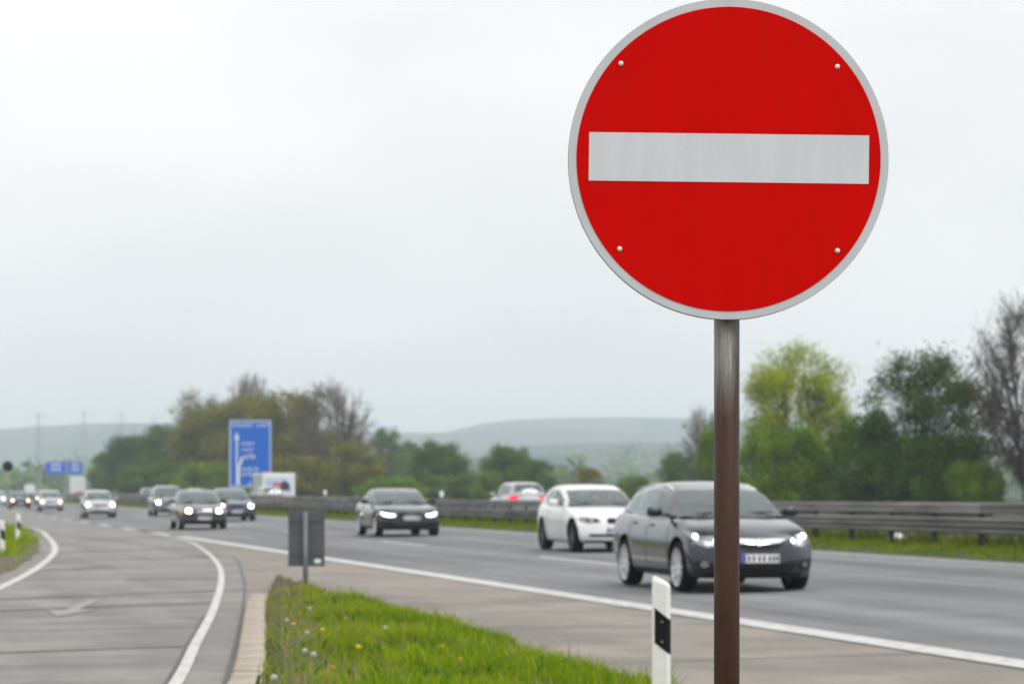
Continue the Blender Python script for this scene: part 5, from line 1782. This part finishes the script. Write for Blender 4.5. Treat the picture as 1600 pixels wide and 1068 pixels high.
# pylons of a power line in the haze
M['pylon'] = mat('pylon steel', (0.16, 0.17, 0.18), 0.6, 0.4)
for i, (px, Y, top) in enumerate(((60, 1500, 640), (131, 1750, 636), (190, 2050, 640), (240, 2350, 645))):
    X = (px - 800) / FPX * Y
    z = float(terrain_h(np.array([X]), np.array([Y]))[0])
    h = (HOR - top) * Y / FPX + EYE - z
    t = empty('power_pylon', (X, Y, z), 0.5)
    tag(t, ('nearest and leftmost', 'second', 'third', 'farthest and rightmost')[i] + ' faint lattice pylon on the hazy left skyline', 'pylon', 'pylons of the power line')
    mb = MB()
    for sx in (-1, 1):
        for sy in (-1, 1):
            mb.tube([(sx * h * 0.085, sy * h * 0.085, 0), (sx * h * 0.02, sy * h * 0.02, h * 0.62), (0, 0, h)], [0.13, 0.10, 0.07], 4)
    for k in range(7):
        z0, z1 = h * 0.62 * k / 7, h * 0.62 * (k + 1) / 7
        a0, a1 = h * (0.085 - 0.065 * k / 7), h * (0.085 - 0.065 * (k + 1) / 7)
        for sy in (-1, 1):
            mb.tube([(-a0, sy * a0, z0), (a1, sy * a1, z1)], 0.05, 3)
            mb.tube([(a0, sy * a0, z0), (-a1, sy * a1, z1)], 0.05, 3)
    mb.build('lattice_mast', M['pylon'], t)
    for zf, wf in ((0.66, 0.15), (0.78, 0.20), (0.90, 0.13)):
        MB().tube([(-h * wf, 0, h * zf), (0, 0, h * zf + h * 0.03), (h * wf, 0, h * zf)], [0.07, 0.13, 0.07], 4).build('cross_arm', M['pylon'], t)

# ------------------------------------------------------------------ dandelions in the wedge of grass
M['petal'] = mat('dandelion petals', (0.75, 0.48, 0.01), 0.7)
M['fluff'] = mat('dandelion clock', (0.50, 0.50, 0.45), 0.9)
M['stalk'] = mat('dandelion stalk', (0.22, 0.28, 0.06), 0.7)
head_y = MB()
for k in range(26):
    an = k * 2.4
    rr = 0.028 * math.sqrt((k + 1) / 26)
    c, s_ = math.cos(an), math.sin(an)
    head_y.add([(rr * 0.25 * c - 0.006 * s_, rr * 0.25 * s_ + 0.006 * c, 0.004), (rr * 0.25 * c + 0.006 * s_, rr * 0.25 * s_ - 0.006 * c, 0.004), (rr * 1.1 * c, rr * 1.1 * s_, 0.016 - 0.008 * k / 26)], [(0, 1, 2)])
head_y.lathe([(0.001, -0.012), (0.010, -0.006), (0.012, 0.003), (0.001, 0.005)], 'z', 8)
head_w = MB()
for k in range(90):
    z = 1 - 2 * (k + 0.5) / 90
    rr = math.sqrt(1 - z * z)
    dv = Vector((rr * math.cos(2.4 * k), rr * math.sin(2.4 * k), z)) * 0.027
    o1 = dv.orthogonal().normalized() * 0.006
    o2 = dv.cross(o1).normalized() * 0.006
    head_w.add([dv - o1, dv + o2, dv + o1, dv - o2], [(0, 1, 2, 3)])
hy, hw_ = None, None
fl = [(470, 958, 'y'), (459, 974, 'y'), (448, 968, 'w'), (480, 988, 'w'), (489, 981, 'y'), (504, 983, 'y'), (476, 1016, 'w'), (490, 1022, 'w'), (520, 1042, 'y'), (630, 974, 'y'), (428, 1058, 'w'), (484, 950, 'w'), (602, 981, 'w'), (560, 1010, 'y'), (720, 1030, 'y'), (540, 965, 'y'), (690, 1010, 'y')]
for i, (px, py, c) in enumerate(fl):
    p = gp(px, py, 0.28)
    g0 = isl_h(p.x, p.y)
    hgt = 0.28 - g0
    t = empty('dandelion', (p.x, p.y, g0))
    MB().tube([(0, 0, -0.02), (random.uniform(-0.01, 0.01), 0, hgt * 0.6), (0, 0, hgt)], 0.0045, 5).build('stalk', M['stalk'], t)
    if c == 'y':
        if hy is None:
            o = head_y.build('flower', M['petal'], t, fix=False); hy = o.data
        else: o = link('flower', hy, t)
        tag(t, 'yellow dandelion flower in the wedge of grass', 'dandelion', 'yellow dandelions in the wedge')
    else:
        if hw_ is None:
            o = head_w.build('seed_head', M['fluff'], t, fix=False); hw_ = o.data
        else: o = link('seed_head', hw_, t)
        tag(t, 'white dandelion seed head in the wedge of grass', 'dandelion', 'white dandelion clocks in the wedge')
    o.location = (0, 0, hgt)
    o.rotation_euler = (random.uniform(-0.6, 0.6), random.uniform(-0.6, 0.6), random.uniform(0, 6))
    k_ = random.uniform(0.65, 0.85) if c == 'w' else random.uniform(0.8, 1.1)
    o.scale = (k_, k_, k_)

# crumbled grit heap at the tip of the wedge
r_ = np.random.default_rng(9)
gv, gf = [], []
for k in range(2600):
    t = r_.random()
    y = r_.uniform(35.2, 39.6)
    x = isl_left(y) + 0.05 + t * max(0.3, isl_right(y) - isl_left(y) - 0.1)
    s_ = r_.gamma(2.0, 0.012) + 0.006
    z = isl_h(x, y) + s_ * 0.3 + 0.10 * math.exp(-((x - gp(452, 918).x) / 0.45) ** 2 - ((y - 38.2) / 0.8) ** 2) * r_.random()
    i = len(gv)
    rot = Matrix.Rotation(r_.uniform(0, 6.28), 3, Vector(r_.normal(0, 1, 3)).normalized())
    for q in ((1, 0, 0), (-1, 0, 0), (0, 0.8, 0), (0, -0.8, 0), (0, 0, 0.6), (0, 0, -0.6)):
        w_ = rot @ Vector(q) * s_
        gv.append((x + w_.x, y + w_.y, z + w_.z))
    for f in ((0, 2, 4), (2, 1, 4), (1, 3, 4), (3, 0, 4), (2, 0, 5), (1, 2, 5), (3, 1, 5), (0, 3, 5)):
        gf.append(tuple(i + q for q in f))
gr = link('gravel', mesh_np('gravel', np.array(gv), np.array(gf)), None, M['gravel'])
tag(gr, 'brown grit and crumbs of soil at the tip of the wedge', 'gravel', kind='stuff')
# litter behind the barrier
p = rd(45, D_RAIL + 0.9, MED_Z)
Yr = (D_RAIL + 0.7) / ((1402 - 800) / FPX * math.cos(TH) + math.sin(TH))
bag = MB()
bm = bmesh.new()
bmesh.ops.create_icosphere(bm, subdivisions=3, radius=0.2)
for v in bm.verts:
    v.co *= 1 + 0.25 * math.sin(v.co.x * 23 + 1) * math.sin(v.co.y * 19) + 0.12 * math.sin(v.co.z * 41)
    v.co.z = max(v.co.z * 0.55, -0.06)
me = bpy.data.meshes.new('litter')
bm.to_mesh(me)
bm.free()
lit = link('plastic_bag', me, None, M['white_plastic'], True)
lit.location = ((1402 - 800) / FPX * Yr, Yr, MED_Z + 0.07)
tag(lit, 'crumpled white litter lying under the barrier near the dark tree', 'litter')

# ------------------------------------------------------------------ haze
hz = MB().box((0, 2790, 66), (8800, 5800, 136)).build('haze', None)
m = bpy.data.materials.new('haze air')
m.use_nodes = True
nn = m.node_tree
nn.nodes.clear()
oo = nn.nodes.new('ShaderNodeOutputMaterial')
vol = nn.nodes.new('ShaderNodeVolumePrincipled')
vol.inputs['Color'].default_value = (0.80, 0.91, 1.0, 1)
vol.inputs['Density'].default_value = 0.00031
vol.inputs['Anisotropy'].default_value = 0.0
nn.links.new(vol.outputs['Volume'], oo.inputs['Volume'])
hz.data.materials.append(m)
tag(hz, 'pale blue spring haze over the valley', 'haze', kind='stuff')
